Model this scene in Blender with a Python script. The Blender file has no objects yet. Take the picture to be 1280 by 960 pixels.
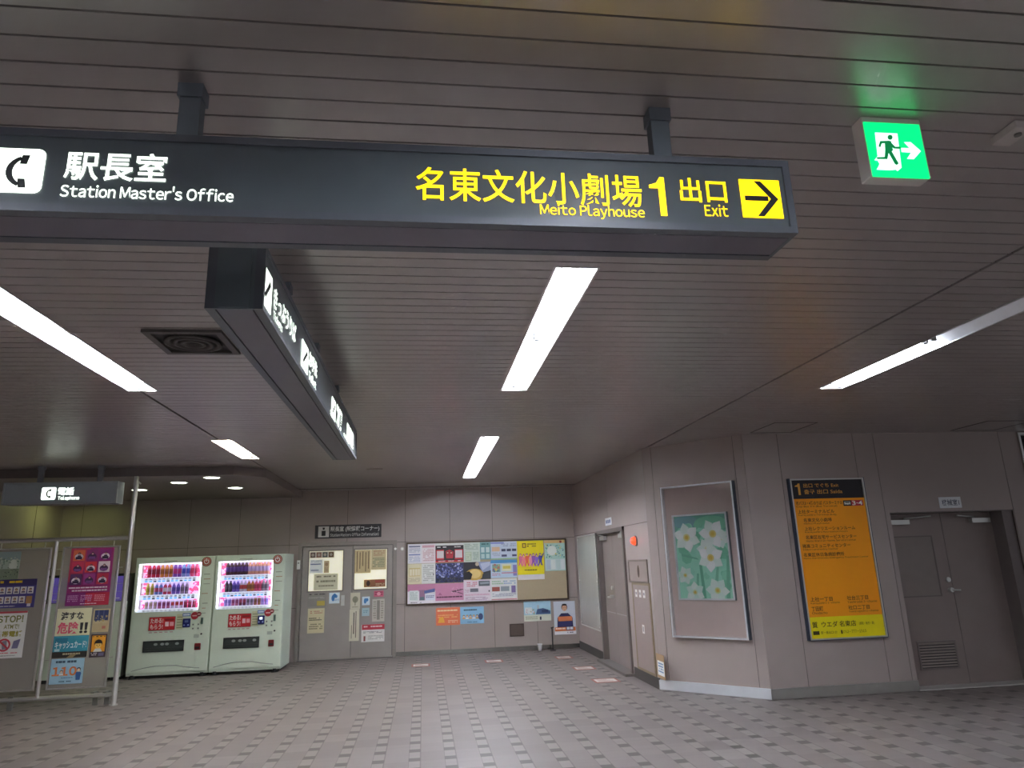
import bpy, bmesh, math, random
from mathutils import Vector, Matrix
random.seed(7)
SC = bpy.context.scene
COL = SC.collection
PI = math.pi

# ------------------------------------------------------------------ camera
F_PX, PITCH, ROLL, YAW, CZ = 867.0, 0.2532319, -0.0332668, 0.1317872, 1.55
cp, sp, cy, sy = math.cos(PITCH), math.sin(PITCH), math.cos(YAW), math.sin(YAW)
FW = Vector((sy*cp, cy*cp, sp)); RI0 = Vector((cy, -sy, 0)); UP0 = RI0.cross(FW)
RI = math.cos(ROLL)*RI0 + math.sin(ROLL)*UP0
UP = -math.sin(ROLL)*RI0 + math.cos(ROLL)*UP0
EYE = Vector((0, 0, CZ))
cam_d = bpy.data.cameras.new('camera'); cam = bpy.data.objects.new('camera', cam_d); COL.objects.link(cam)
cam_d.sensor_width = 36; cam_d.lens = F_PX/1280*36; cam_d.clip_start = .05; cam_d.clip_end = 200
cam.matrix_world = Matrix(((RI.x, UP.x, -FW.x, 0), (RI.y, UP.y, -FW.y, 0), (RI.z, UP.z, -FW.z, CZ), (0, 0, 0, 1)))
SC.camera = cam

def ray(x, y): return FW + (x-640)/F_PX*RI - (y-480)/F_PX*UP

class Plane:
    """A wall face seen from the hall: u runs to the right, z up, d out towards the hall."""
    def __init__(s, o, ang):
        s.o = Vector((o[0], o[1], 0)); s.a = ang
        s.u = Vector((math.cos(ang), math.sin(ang), 0)); s.n = Vector((math.sin(ang), -math.cos(ang), 0))
    def px(s, x, y, d=0):
        r = ray(x, y); t = (s.o + s.n*d - EYE).dot(s.n)/r.dot(s.n); p = EYE + r*t
        return ((p-s.o).dot(s.u), p.z)
    def quad(s, tl, tr, br, bl, d=0):
        a, b, c, e = s.px(*tl, d), s.px(*tr, d), s.px(*br, d), s.px(*bl, d)
        return ((a[0]+e[0])/2, (b[0]+c[0])/2, (e[1]+c[1])/2, (a[1]+b[1])/2)
    def rect(s, tl, br, d=0):
        a, b = s.px(*tl, d), s.px(*br, d)
        return (a[0], b[0], b[1], a[1])
    def at(s, u, z, d=0): return s.o + s.u*u + s.n*d + Vector((0, 0, z))

H = 2.975
BACK = Plane((0, 13.37), 0)
RIGHT = Plane((2.88, 13.37), -PI/2)
PA, PB = Vector((2.88, 8.86)), Vector((3.82, 7.88))
CHAM = Plane(PA, math.atan2(PB.y-PA.y, PB.x-PA.x))
FRONT = Plane((0, 7.87), 0)
PART = Plane((0, 9.92), 0)
MFRONT = Plane((0, 12.19), 0)
SIGN = Plane((0, 1.82), 0)
TICK = Plane((-0.6, 0), PI/2)
TEL = Plane((0, 9.62), 0)

# ------------------------------------------------------------------ materials
def lin(c):
    c /= 255
    return c/12.92 if c <= .04045 else ((c+.055)/1.055)**2.4
def rgb(h):
    h = h.lstrip('#')
    return tuple(lin(int(h[i:i+2], 16)) for i in (0, 2, 4)) + (1,)
MATS = {}
def M(col, rough=.55, metal=0, emit=0, noise=.08, scale=9, key=None, bump=0, ecol=None):
    k = key or (col, rough, metal, emit, noise, scale)
    if k in MATS: return MATS[k]
    m = bpy.data.materials.new('paint_' + str(len(MATS))); m.use_nodes = True
    nt = m.node_tree; b = nt.nodes['Principled BSDF']
    b.inputs['Roughness'].default_value = rough; b.inputs['Metallic'].default_value = metal
    c = rgb(col)
    tc = nt.nodes.new('ShaderNodeTexCoord'); nz = nt.nodes.new('ShaderNodeTexNoise'); nz.inputs['Scale'].default_value = scale
    nz.inputs['Detail'].default_value = 4
    nt.links.new(tc.outputs['Object'], nz.inputs['Vector'])
    mx = nt.nodes.new('ShaderNodeMix'); mx.data_type = 'RGBA'
    mx.inputs[6].default_value = tuple(v*(1-noise) for v in c[:3]) + (1,)
    mx.inputs[7].default_value = tuple(min(1, v*(1+noise)) for v in c[:3]) + (1,)
    nt.links.new(nz.outputs['Fac'], mx.inputs[0]); nt.links.new(mx.outputs[2], b.inputs['Base Color'])
    if emit:
        b.inputs['Emission Color'].default_value = rgb(ecol or col); b.inputs['Emission Strength'].default_value = emit
    if bump:
        bp = nt.nodes.new('ShaderNodeBump'); bp.inputs['Strength'].default_value = bump; bp.inputs['Distance'].default_value = .002
        n2 = nt.nodes.new('ShaderNodeTexNoise'); n2.inputs['Scale'].default_value = 120
        nt.links.new(tc.outputs['Object'], n2.inputs['Vector']); nt.links.new(n2.outputs['Fac'], bp.inputs['Height']); nt.links.new(bp.outputs[0], b.inputs['Normal'])
    MATS[k] = m
    return m
def glass_mat(key, tint='ffffff', refl=.06, rough=.03, haze=0, hazecol='d8d8d0'):
    if key in MATS: return MATS[key]
    m = bpy.data.materials.new(key); m.use_nodes = True; nt = m.node_tree; nt.nodes.clear()
    out = nt.nodes.new('ShaderNodeOutputMaterial'); tr = nt.nodes.new('ShaderNodeBsdfTransparent'); gl = nt.nodes.new('ShaderNodeBsdfGlossy')
    tr.inputs[0].default_value = rgb(tint); gl.inputs['Roughness'].default_value = rough
    lw = nt.nodes.new('ShaderNodeFresnel'); lw.inputs[0].default_value = 1.45
    mx = nt.nodes.new('ShaderNodeMixShader'); nt.links.new(lw.outputs[0], mx.inputs[0]); nt.links.new(tr.outputs[0], mx.inputs[1]); nt.links.new(gl.outputs[0], mx.inputs[2])
    last = mx
    if haze:
        df = nt.nodes.new('ShaderNodeBsdfDiffuse'); df.inputs[0].default_value = rgb(hazecol)
        m2 = nt.nodes.new('ShaderNodeMixShader'); m2.inputs[0].default_value = haze
        nt.links.new(mx.outputs[0], m2.inputs[1]); nt.links.new(df.outputs[0], m2.inputs[2]); last = m2
    nt.links.new(last.outputs[0], out.inputs[0]); MATS[key] = m
    return m
STEEL = M('c9c9c4', .32, .7, key='steel')
ALU = M('d5d5d2', .3, .85, key='aluminium')
WALLM = M('9f928c', .42, 0, noise=.05, scale=1.6, key='wall_panel_paint')
SEAM = M('4a403c', .8, key='wall_joint')
SLAT = M('a49c98', .33, .25, noise=.06, scale=2.5, key='ceiling_slat_paint')
VOID = M('0c0b0b', .9, key='ceiling_void')
SOFF = M('857a77', .5, key='soffit_paint')
CHAR = M('5d666b', .45, .1, key='sign_charcoal')
CHAR2 = M('5b5f66', .4, .2, key='sign_grey_trim')
DOORM = M('877a74', .45, .1, noise=.12, scale=3, key='door_paint')
DARK = M('1c1b1b', .5, key='black_trim')
WHITE = M('e8e8e4', .5, key='white_paint')

# ------------------------------------------------------------------ mesh builder
_txt = {}
def glyph_mesh(s, bold):
    c = bpy.data.curves.new('t', 'FONT'); c.body = s; c.offset = bold; c.resolution_u = 3
    o = bpy.data.objects.new('t', c); COL.objects.link(o); bpy.context.view_layer.update()
    m = bpy.data.meshes.new_from_object(o.evaluated_get(bpy.context.evaluated_depsgraph_get()))
    v = [tuple(p.co) for p in m.vertices]; f = [tuple(p.vertices) for p in m.polygons]
    bpy.data.objects.remove(o); bpy.data.curves.remove(c); bpy.data.meshes.remove(m)
    return v, f
_gl = {}
def latin_mesh(s, bold):
    v, f, x = [], [], 0
    for ch in s:
        if ch == ' ': x += .26; continue
        g = ch if ch == '\u00ed' else chr(ord(ch)+0xfee0)
        if (g, bold) not in _gl: _gl[(g, bold)] = glyph_mesh(g, bold)
        gv, gf = _gl[(g, bold)]
        a = min(p[0] for p in gv); e = max(p[0] for p in gv); b = len(v)
        v += [(p[0]-a+x, p[1]) for p in gv]; f += [tuple(b+i for i in q) for q in gf]; x += e-a+.075
    x0 = min(p[0] for p in v); x1 = max(p[0] for p in v); y0 = min(p[1] for p in v); y1 = max(p[1] for p in v)
    return [((p[0]-x0)/(x1-x0), (p[1]-y0)/(y1-y0)) for p in v], f, (x1-x0)/(y1-y0)
def text_mesh(s, bold):
    k = (s, bold)
    if k not in _txt and all(33 <= ord(c) < 127 or c == ' ' for c in s): _txt[k] = latin_mesh(s, bold)
    if k not in _txt:
        c = bpy.data.curves.new('t', 'FONT'); c.body = s; c.offset = bold; c.resolution_u = 3
        o = bpy.data.objects.new('t', c); COL.objects.link(o); bpy.context.view_layer.update()
        m = bpy.data.meshes.new_from_object(o.evaluated_get(bpy.context.evaluated_depsgraph_get()))
        v = [tuple(p.co) for p in m.vertices]; f = [tuple(p.vertices) for p in m.polygons]
        bpy.data.objects.remove(o); bpy.data.curves.remove(c); bpy.data.meshes.remove(m)
        x0 = min(p[0] for p in v); x1 = max(p[0] for p in v); y0 = min(p[1] for p in v); y1 = max(p[1] for p in v)
        _txt[k] = ([((p[0]-x0)/(x1-x0), (p[1]-y0)/(y1-y0)) for p in v], f, (x1-x0)/(y1-y0))
    return _txt[k]

class MB:
    def __init__(s): s.v = []; s.f = []; s.m = []; s.sm = []; s.mats = []
    def mi(s, m):
        if m not in s.mats: s.mats.append(m)
        return s.mats.index(m)
    def add(s, vs, fs, m, smooth=False):
        b = len(s.v); i = s.mi(m); s.v.extend(vs)
        for f in fs: s.f.append(tuple(b+k for k in f)); s.m.append(i); s.sm.append(smooth)
        return s
    def box(s, x0, x1, y0, y1, z0, z1, m):
        v = [(x0,y0,z0),(x1,y0,z0),(x1,y1,z0),(x0,y1,z0),(x0,y0,z1),(x1,y0,z1),(x1,y1,z1),(x0,y1,z1)]
        return s.add(v, [(3,2,1,0),(4,5,6,7),(0,1,5,4),(1,2,6,5),(2,3,7,6),(3,0,4,7)], m)
    def bev(s, x0, x1, y0, y1, z0, z1, m, r=.01):
        """box with a bevelled edge"""
        bm = bmesh.new(); bmesh.ops.create_cube(bm, size=1)
        for v in bm.verts: v.co = ((x0+x1)/2+v.co.x*(x1-x0), (y0+y1)/2+v.co.y*(y1-y0), (z0+z1)/2+v.co.z*(z1-z0))
        bmesh.ops.bevel(bm, geom=list(bm.edges), offset=r, segments=2, affect='EDGES', profile=.5)
        bm.verts.index_update()
        s.add([tuple(v.co) for v in bm.verts], [tuple(v.index for v in f.verts) for f in bm.faces], m); bm.free(); return s
    def poly(s, pts, y, m): return s.add([(p[0], y, p[1]) for p in pts], [tuple(range(len(pts)))], m)
    def prism(s, pts, y0, y1, m):
        n = len(pts); v = [(p[0], y0, p[1]) for p in pts] + [(p[0], y1, p[1]) for p in pts]
        return s.add(v, [tuple(range(n)), tuple(range(2*n-1, n-1, -1))] + [(i, i+n, (i+1) % n+n, (i+1) % n) for i in range(n)], m)
    def zprism(s, pts, z0, z1, m):
        n = len(pts); v = [(p[0], p[1], z0) for p in pts] + [(p[0], p[1], z1) for p in pts]
        return s.add(v, [tuple(range(n-1, -1, -1)), tuple(range(n, 2*n))] + [(i, (i+1) % n, (i+1) % n+n, i+n) for i in range(n)], m)
    def disc(s, cx, cz, r, y, m, n=20, rz=None):
        return s.poly([(cx+r*math.cos(2*PI*i/n), cz+(rz or r)*math.sin(2*PI*i/n)) for i in range(n)], y, m)
    def cyl(s, a, b, r, m, n=12, r2=None, caps=True):
        a, b = Vector(a), Vector(b); d = (b-a).normalized(); r2 = r if r2 is None else r2
        t = Vector((0, 0, 1)) if abs(d.z) < .9 else Vector((1, 0, 0)); e1 = d.cross(t).normalized(); e2 = d.cross(e1)
        ra = [a+(e1*math.cos(2*PI*i/n)+e2*math.sin(2*PI*i/n))*r for i in range(n)]
        rb = [b+(e1*math.cos(2*PI*i/n)+e2*math.sin(2*PI*i/n))*r2 for i in range(n)]
        s.add([tuple(p) for p in ra+rb], [(i, (i+1) % n, (i+1) % n+n, i+n) for i in range(n)], m, True)
        if caps: s.add([tuple(p) for p in ra], [tuple(range(n-1, -1, -1))], m); s.add([tuple(p) for p in rb], [tuple(range(n))], m)
        return s
    def path(s, pts, r, m, n=10):
        for a, b in zip(pts, pts[1:]): s.cyl(a, b, r, m, n)
        return s
    def lathe(s, prof, m, n=14, c=(0, 0, 0)):
        k = len(prof); v = []; f = []
        for r, z in prof: v += [(c[0]+r*math.cos(2*PI*i/n), c[1]+r*math.sin(2*PI*i/n), c[2]+z) for i in range(n)]
        for j in range(k-1): f += [(j*n+i, j*n+(i+1) % n, (j+1)*n+(i+1) % n, (j+1)*n+i) for i in range(n)]
        s.add(v, f, m, True); return s
    def text(s, t, x0, x1, z0, z1, y, m, bold=0.0, keep=False):
        v, f, asp = text_mesh(t, bold)
        if keep:
            w = asp*(z1-z0)
            if w < x1-x0: x1 = x0+w
        return s.add([(x0+p[0]*(x1-x0), y, z0+p[1]*(z1-z0)) for p in v], f, m)
    def frame(s, x0, x1, z0, z1, w, y0, y1, m):
        s.box(x0, x1, y0, y1, z1-w, z1, m); s.box(x0, x1, y0, y1, z0, z0+w, m)
        s.box(x0, x0+w, y0, y1, z0+w, z1-w, m); s.box(x1-w, x1, y0, y1, z0+w, z1-w, m); return s
    def mesh(s, name):
        me = bpy.data.meshes.new(name); me.from_pydata(s.v, [], s.f)
        for m in s.mats: me.materials.append(m)
        me.polygons.foreach_set('material_index', s.m); me.polygons.foreach_set('use_smooth', s.sm); me.update()
        return me
    def build(s, name, parent=None, label=None):
        o = bpy.data.objects.new(name, s.mesh(name)); COL.objects.link(o)
        if parent: o.parent = parent
        if label: o['label'] = label
        return o

def tag(o, label=None, cat=None, group=None, kind=None):
    for k, v in (('label', label), ('category', cat), ('group', group), ('kind', kind)):
        if v: o[k] = v
    return o
def empty(name, label, cat, loc=(0, 0, 0), rz=0, group=None):
    o = bpy.data.objects.new(name, None); COL.objects.link(o); o.location = loc; o.rotation_euler = (0, 0, rz); o.empty_display_size = .05
    return tag(o, label, cat, group)
def struct(name, mb, label=None, loc=(0, 0, 0), rz=0):
    o = mb.build(name); o.location = loc; o.rotation_euler = (0, 0, rz); o['kind'] = 'structure'
    if label: o['label'] = label
    return o
def on(o, P, u, z, d=0):
    o.location = P.at(u, z, d); o.rotation_euler = (0, 0, P.a); return o
SLAT.node_tree.nodes['Principled BSDF'].inputs['Specular IOR Level'].default_value = .9
SC.cycles.sample_clamp_indirect = 60
PIPE = M('dededa', .3, .75, noise=.03, key='chrome_pipe')
# ------------------------------------------------------------------ setting
# floor: pavers with columns of small dark squares
def floor_mat():
    m = bpy.data.materials.new('paver_floor'); m.use_nodes = True; nt = m.node_tree; b = nt.nodes['Principled BSDF']
    L = nt.links.new
    tc = nt.nodes.new('ShaderNodeTexCoord'); sx = nt.nodes.new('ShaderNodeSeparateXYZ'); L(tc.outputs['Object'], sx.inputs[0])
    def ma(op, a, b_=None):
        n = nt.nodes.new('ShaderNodeMath'); n.operation = op
        for i, v in enumerate((a, b_)):
            if v is None: continue
            if isinstance(v, (int, float)): n.inputs[i].default_value = v
            else: L(v, n.inputs[i])
        return n.outputs[0]
    X = ma('DIVIDE', ma('ADD', sx.outputs[0], .12), .2985); Y = ma('DIVIDE', ma('ADD', sx.outputs[1], .015), .29)
    fx, fy = ma('FRACT', X), ma('FRACT', Y); ix, iy = ma('FLOOR', X), ma('FLOOR', Y)
    narrow = ma('LESS_THAN', fx, .33)
    dark = ma('MULTIPLY', narrow, ma('LESS_THAN', fy, .34))
    def near(v, c, w): return ma('LESS_THAN', ma('ABSOLUTE', ma('SUBTRACT', v, c)), w)
    g1 = ma('MAXIMUM', near(fx, .0, .018), near(fx, .33, .018))
    g2 = ma('MULTIPLY', narrow, ma('MAXIMUM', near(fy, .0, .015), near(fy, .34, .015)))
    g3 = near(fy, .67, .010)
    cv = nt.nodes.new('ShaderNodeCombineXYZ'); L(ix, cv.inputs[0]); L(iy, cv.inputs[1]); L(narrow, cv.inputs[2])
    wn = nt.nodes.new('ShaderNodeTexWhiteNoise'); L(cv.outputs[0], wn.inputs[0])
    def mix(f, a, c, blend='MIX'):
        n = nt.nodes.new('ShaderNodeMix'); n.data_type = 'RGBA'; n.blend_type = blend
        if isinstance(f, float): n.inputs[0].default_value = f
        else: L(f, n.inputs[0])
        for i, v in ((6, a), (7, c)):
            if isinstance(v, tuple): n.inputs[i].default_value = v
            else: L(v, n.inputs[i])
        return n.outputs[2]
    base = mix(wn.outputs[0], rgb('79716d'), rgb('877e7a'))
    base = mix(narrow, base, rgb('8b837e'))
    nz = nt.nodes.new('ShaderNodeTexNoise'); nz.inputs['Scale'].default_value = 2.2; nz.inputs['Detail'].default_value = 6
    mp = nt.nodes.new('ShaderNodeMapping'); mp.inputs['Scale'].default_value = (1, 6, 1); L(tc.outputs['Object'], mp.inputs[0]); L(mp.outputs[0], nz.inputs[0])
    base = mix(ma('MULTIPLY', nz.outputs[0], .35), base, rgb('68605d'))
    base = mix(ma('MULTIPLY', g3, .35), base, rgb('6a625e'))
    base = mix(dark, base, rgb('544d4a'))
    base = mix(ma('MULTIPLY', ma('MAXIMUM', g1, g2), .55), base, rgb('4c4643'))
    L(base, b.inputs['Base Color']); b.inputs['Roughness'].default_value = .5
    return m
fl = MB(); fl.box(-6.6, 10, -3, 13.6, -.1, 0, floor_mat()); struct('floor', fl, 'grey paved floor with columns of small dark squares')

# ceiling: slats with real gaps, cut out round the recessed light troughs
TROUGH = []   # (x0, x1, y0, y1)
for x0, x1, y0, y1 in ((-2.315, -2.105, 3.15, 5.66), (-2.315, -2.105, 7.92, 9.27), (.66, .87, 3.15, 5.65), (.66, .87, 7.87, 11.7), (3.51, 3.72, 3.1, 5.6),
                       (-2.315, -2.105, -1.7, .8), (.66, .87, -1.7, .8), (3.51, 3.72, -1.7, .8)):
    TROUGH.append((x0, x1, y0, y1))
SEAMS = (-2.235, 2.93)
ce = MB(); pitch, gap = .1046, .008; y = -3.0 + .022
CX0, CX1 = -6.6, 10
while y < 13.5:
    a, b = y, min(y+pitch, 13.6)
    cuts = sorted({a, b} | {c for t in TROUGH for c in (t[2], t[3]) if a < c < b})
    for c0, c1 in zip(cuts, cuts[1:]):
        mid = (c0+c1)/2; xs = [(CX0, CX1)]
        for t in TROUGH:
            if t[2] < mid < t[3]:
                xs = [q for (p0, p1) in xs for q in ([(p0, t[0]), (t[1], p1)] if p0 < t[0] < p1 else [(p0, p1)])]
        for p0, p1 in xs:
            g0 = c0; g1 = c1-gap if c1 == b and c1-c0 > gap*1.5 else c1
            segs = [p0] + [q for e in SEAMS for q in (e-.012, e+.012) if p0 < e-.02 and e+.02 < p1] + [p1]
            for q0, q1 in zip(segs[0::2], segs[1::2]): ce.box(q0, q1, g0, g1, H, H+.012, SLAT)
            ce.add([(p0, c0, H+.0125), (p1, c0, H+.0125), (p1, c1, H+.0125), (p0, c1, H+.0125)], [(3, 2, 1, 0)], VOID)
    y += pitch
struct('ceiling', ce, 'brown slatted metal ceiling with dark gaps')

# panelled walls: sheets with sunk joints
def panel_wall(name, P, u0, u1, z1, us, zs, holes=(), label=None, thick=.14, gap=.007):
    mb = MB(); U = sorted({u0, u1} | {h[i] for h in holes for i in (0, 1)} | set(us)); Z = sorted({0, z1} | {h[i] for h in holes for i in (2, 3)} | set(zs))
    U = [u for u in U if u0 <= u <= u1]
    for a, b in zip(U, U[1:]):
        for c, d in zip(Z, Z[1:]):
            mu, mz = (a+b)/2, (c+d)/2
            if any(h[0] < mu < h[1] and h[2] < mz < h[3] for h in holes): continue
            mb.box(a, b, .006, thick, c, d, SEAM)
            ga = gap/2 if a in us else 0; gb = gap/2 if b in us else 0; gc = gap/2 if c in zs else 0; gd = gap/2 if d in zs else 0
            mb.box(a+ga, b-gb, 0, .008, c+gc, d-gd, WALLM)
    o = struct(name, mb, label); on(o, P, 0, 0); return o
D1 = (-2.2, -.53, 0, 1.99)
panel_wall('wall_back', BACK, -6.4, 2.88, H, [-6.0, -5.1, -4.18, -3.31, -2.42, -1.39, -.33, .5, 1.305, 2.1], [2.005, .9], [D1], 'brown panelled back wall behind the notice board')
r1 = RIGHT.quad((746, 666), (779.5, 657), (791.5, 842), (757, 821.7)); RU0, RU1 = 1.84, 3.42
D2 = (RU0, RU1, 0, 2.02)
panel_wall('wall_right', RIGHT, -.0, 13.37-8.86, H, [.75, 2.55], [2.02], [D2], 'brown panelled side wall with the service door')
clen = (PB-PA).length
panel_wall('wall_angled', CHAM, 0, clen, H, [.13, clen-.12], [], [], 'angled pillar face carrying the flower picture', thick=.1)
D3 = (5.59, 7.24, 0, 2.0)
WIN = (7.52, 8.7, 2.2, 2.96)
panel_wall('wall_entrance', FRONT, PB.x, 10, H, [4.27, 5.255, 5.53, 7.25], [], [D3, WIN], 'brown panelled wall with the orange directory sign', thick=.14)
wl = MB(); wl.box(-6.5, -6.34, -3, 13.4, 0, H, WALLM)
for k in range(9): wl.box(-6.341, -6.336, 12.5-k*1.8-.004, 12.5-k*1.8+.004, 0, H, SEAM)
struct('wall_left', wl, 'side wall beyond the telephone partition')
# baseboards
bb = MB(); bb.box(D1[1]+.02, 2.87, -.014, 0, .012, .085, M('a9a9a3', .2, 1, key='polished_skirting')); on(struct('baseboard_back', bb, 'polished steel skirting under the notice board'), BACK, 0, 0)
bb = MB()
for a, b in ((0, RU0-.06), (RU1+.06, 4.52)): bb.box(a, b, -.012, 0, 0, .13, M('3a3634', .5))
on(struct('baseboard_right', bb, 'dark skirting beside the service door'), RIGHT, 0, 0)
bb = MB(); bb.box(-.005, clen+.005, -.014, 0, .004, .115, M('d9dcdf', .38, .35)); on(struct('baseboard_angled', bb, 'pale metal skirting under the flower picture'), CHAM, 0, 0)
bb = MB(); bb.box(PB.x, D3[0], -.014, 0, .004, .115, M('98958f', .42, .5)); on(struct('baseboard_entrance', bb, 'grey metal skirting under the orange directory'), FRONT, 0, 0)
# ceiling edge trim along the back wall
tr = MB(); tr.box(-2.24, 2.86, 12.98, 13.0, H-.006, H, M('5c5250', .5)); struct('trim_1', tr, 'thin strip across the ceiling near the back wall')
# dropped soffit over the drinks machines
so = MB(); so.zprism([(-6.34, 9.97), (-2.6, 9.97), (-2.24, 10.27), (-2.24, 13.36), (-6.34, 13.36)], 2.862, H-.001, SOFF)
so2 = [(-6.34, 9.955), (-2.592, 9.955), (-2.225, 10.262), (-2.225, 13.36)]
for a, b in zip(so2, so2[1:]):
    so.add([(a[0], a[1], 2.855), (b[0], b[1], 2.855), (b[0], b[1], H-.001), (a[0], a[1], H-.001)], [(0, 1, 2, 3)], M('776e6b', .3, .1, key='fascia'))
struct('trim_2', so, 'dropped soffit with a dark fascia over the drinks machines')

# door 1: station office double door with lit panes
d1 = MB(); d1.frame(D1[0]-.05, D1[1]+.05, -.05, D1[3]+.05, .07, -.02, .1, M('8a837d', .4, .4)); door1 = struct('door_1', d1, 'grey double door of the station office with lit upper panes'); on(door1, BACK, 0, 0)
LEAF = [(D1[0]+.03, -1.285), (-1.275, D1[1]-.03)]
PANE = [BACK.rect((386.7, 689), (428, 738)), BACK.rect((443.5, 687), (483.5, 735.5))]
for (a, b), p in zip(LEAF, PANE):
    lf = MB(); steel = M('9a938d', .42, .35, noise=.1, scale=4)
    lf.box(a, p[0], .0, .04, .015, D1[3]-.03, steel); lf.box(p[1], b, .0, .04, .015, D1[3]-.03, steel)
    lf.box(p[0], p[1], .0, .04, .015, p[2], steel); lf.box(p[0], p[1], .0, .04, p[3], D1[3]-.03, steel)
    lf.frame(p[0]-.015, p[1]+.015, p[2]-.015, p[3]+.015, .02, -.006, 0, M('77706b', .4, .4))
    l = lf.build('door_leaf', door1)
    g = MB(); g.box(p[0], p[1], .022, .026, p[2], p[3], glass_mat('clear_glass')); g.build('pane', l)
    e = MB(); e.box(p[0]-.001, p[1]+.001, .034, .038, p[2]-.001, p[3]+.001, M('f3f0d8', .8, 0, .5, key='room_glow')); e.build('room_glow_panel', l, 'pale glowing panel standing in for the lit office behind the pane')  # emissive sheet stands in for the lit office behind the pane
h = MB(); hx, hz = BACK.px(428.5, 750.5); h.cyl((hx, 0, hz), (hx, -.05, hz), .03, STEEL, 14); h.cyl((hx, -.05, hz), (hx, -.075, hz), .024, STEEL, 14); h.box(hx-.03, hx+.03, -.008, 0, hz-.09, hz+.09, STEEL); h.build('door_knob', door1)
t = MB(); t.box(D1[0], D1[1], -.03, .1, 0, .02, M('6f6a66', .5)); t.build('threshold', door1)
# room recess closing the opening
t = MB(); t.box(D1[0]-.2, D1[1]+.2, .14, .18, 0, 2.2, DARK); t.build('backing', door1)

# door 2: service door in the side wall
d2 = MB(); dm = M('8a7d77', .45, .15)
d2.box(RU0, RU0+.06, -.03, .14, 0, 2.02, M('6f6662', .4, .3)); d2.box(RU1-.06, RU1, -.03, .14, 0, 2.02, M('6f6662', .4, .3)); d2.box(RU0, RU1, -.03, .14, 1.96, 2.02, M('6f6662', .4, .3))
door2 = struct('door_2', d2, 'brown steel service door in the side wall'); on(door2, RIGHT, 0, 0)
mid = (RU0+RU1)/2-.15
for a, b in ((RU0+.06, mid-.003), (mid+.003, RU1-.06)):
    l = MB(); l.box(a, b, .06, .1, .015, 1.96, dm); l.box(a+.03, b-.03, .057, .06, .755, .765, M('a59a94', .4)); l.build('door_leaf', door2)
hx, hz = RIGHT.px(767.6, 746.7)
h = MB(); hx = mid-.09; h.cyl((hx, .06, hz), (hx, 0, hz), .025, STEEL); h.path([(hx, .0, hz), (hx-.12, .0, hz-.01)], .013, STEEL); h.cyl((hx, .06, hz+.13), (hx, .03, hz+.13), .03, STEEL); h.build('door_handle', door2)
for a, s in ((RU0+.1, 1), (RU1-.1, -1)):
    c = MB(); c.box(min(a, a+s*.26), max(a, a+s*.26), .0, .055, 1.87, 1.93, STEEL); c.path([(a+s*.2, .02, 1.93), (a+s*.02, -.02, 1.955)], .01, STEEL, 6); c.build('door_closer', door2)
t = MB(); t.prism([(RU0-.02, .0), (RU1+.03, 0), (RU1+.03, .035), (RU0-.02, .035)], -.13, .12, M('76706b', .5, .2)); t.build('threshold', door2)
t = MB(); t.box(RU0, RU1, .139, .16, 0, 2.02, DARK); t.build('backing', door2)

# door 3: recessed double door of the machine room
rec = .21
d3 = MB(); fm = M('6e6460', .45, .15)
d3.box(D3[0], D3[0]+.005, 0.008, rec+.06, 0, D3[3], fm); d3.box(D3[1]-.14, D3[1], .02, rec+.06, 0, D3[3], fm); d3.box(D3[0], D3[1], .008, rec+.06, D3[3]-.012, D3[3]+.0, fm)
d3.box(D3[0], D3[0]+.07, rec-.02, rec+.06, 0, D3[3], fm)
door3 = struct('door_3', d3, 'brown recessed double door of the machine room'); on(door3, FRONT, 0, 0)
c = 6.408
lv = []
for i, (a, b) in enumerate(((D3[0]+.07, c-.003), (c+.003, D3[1]-.14))):
    l = MB(); l.box(a, b, rec, rec+.04, .012, D3[3]-.012, DOORM)
    if i == 0:
        q = .02; ax, bx, z0, z1 = a+.06, b-.16, 1.0, 1.72
        l.frame(ax, bx, z0, z1, .014, rec-.006, rec, M('6b605b', .5)); l.box(ax+.014, bx-.014, rec-.003, rec, z0+.014, z1-.014, M('81766f', .4, .1))
    o = l.build('door_leaf', door3)
    if i == 0:
        g = MB(); a_, b_ = b-.60, b-.10; g.frame(a_, b_, .18, .5, .02, rec-.01, rec, M('7b706b', .4, .2))
        g.box(a_+.02, b_-.02, rec-.002, rec, .2, .48, DARK)
        for k in range(9):
            z = .2+.28*(k+.5)/9; g.add([(a_+.02, rec-.001, z+.016), (b_-.02, rec-.001, z+.016), (b_-.02, rec-.014, z-.006), (a_+.02, rec-.014, z-.006)], [(0, 1, 2, 3)], M('8a7f78', .4, .2))
        g.build('louvre', o)
h = MB(); hx, hz = c-.05, 1.07; h.cyl((hx, rec, hz), (hx, rec-.05, hz), .027, STEEL); h.path([(hx, rec-.05, hz), (hx+.1, rec-.055, hz-.005)], .012, STEEL); h.cyl((hx, rec, hz+.12), (hx, rec-.02, hz+.12), .028, STEEL); h.build('door_handle', door3)
for a, s in ((D3[0]+.1, 1), (D3[1]-.2, -1)):
    q = MB(); q.box(min(a, a+s*.25), max(a, a+s*.25), rec-.06, rec, 1.86, 1.915, STEEL); q.path([(a+s*.2, rec-.03, 1.93), (a+s*.5, rec-.12, 1.95)], .011, STEEL, 6); q.build('door_closer', door3)
t = MB(); t.box(D3[0], D3[1], -.0, rec+.05, 0, .012, M('c9c5bf', .4, .3)); t.build('threshold', door3)
t = MB(); t.box(D3[0]-.1, D3[1]+.1, rec+.07, rec+.1, 0, 2.1, DARK); t.build('backing', door3)
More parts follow.
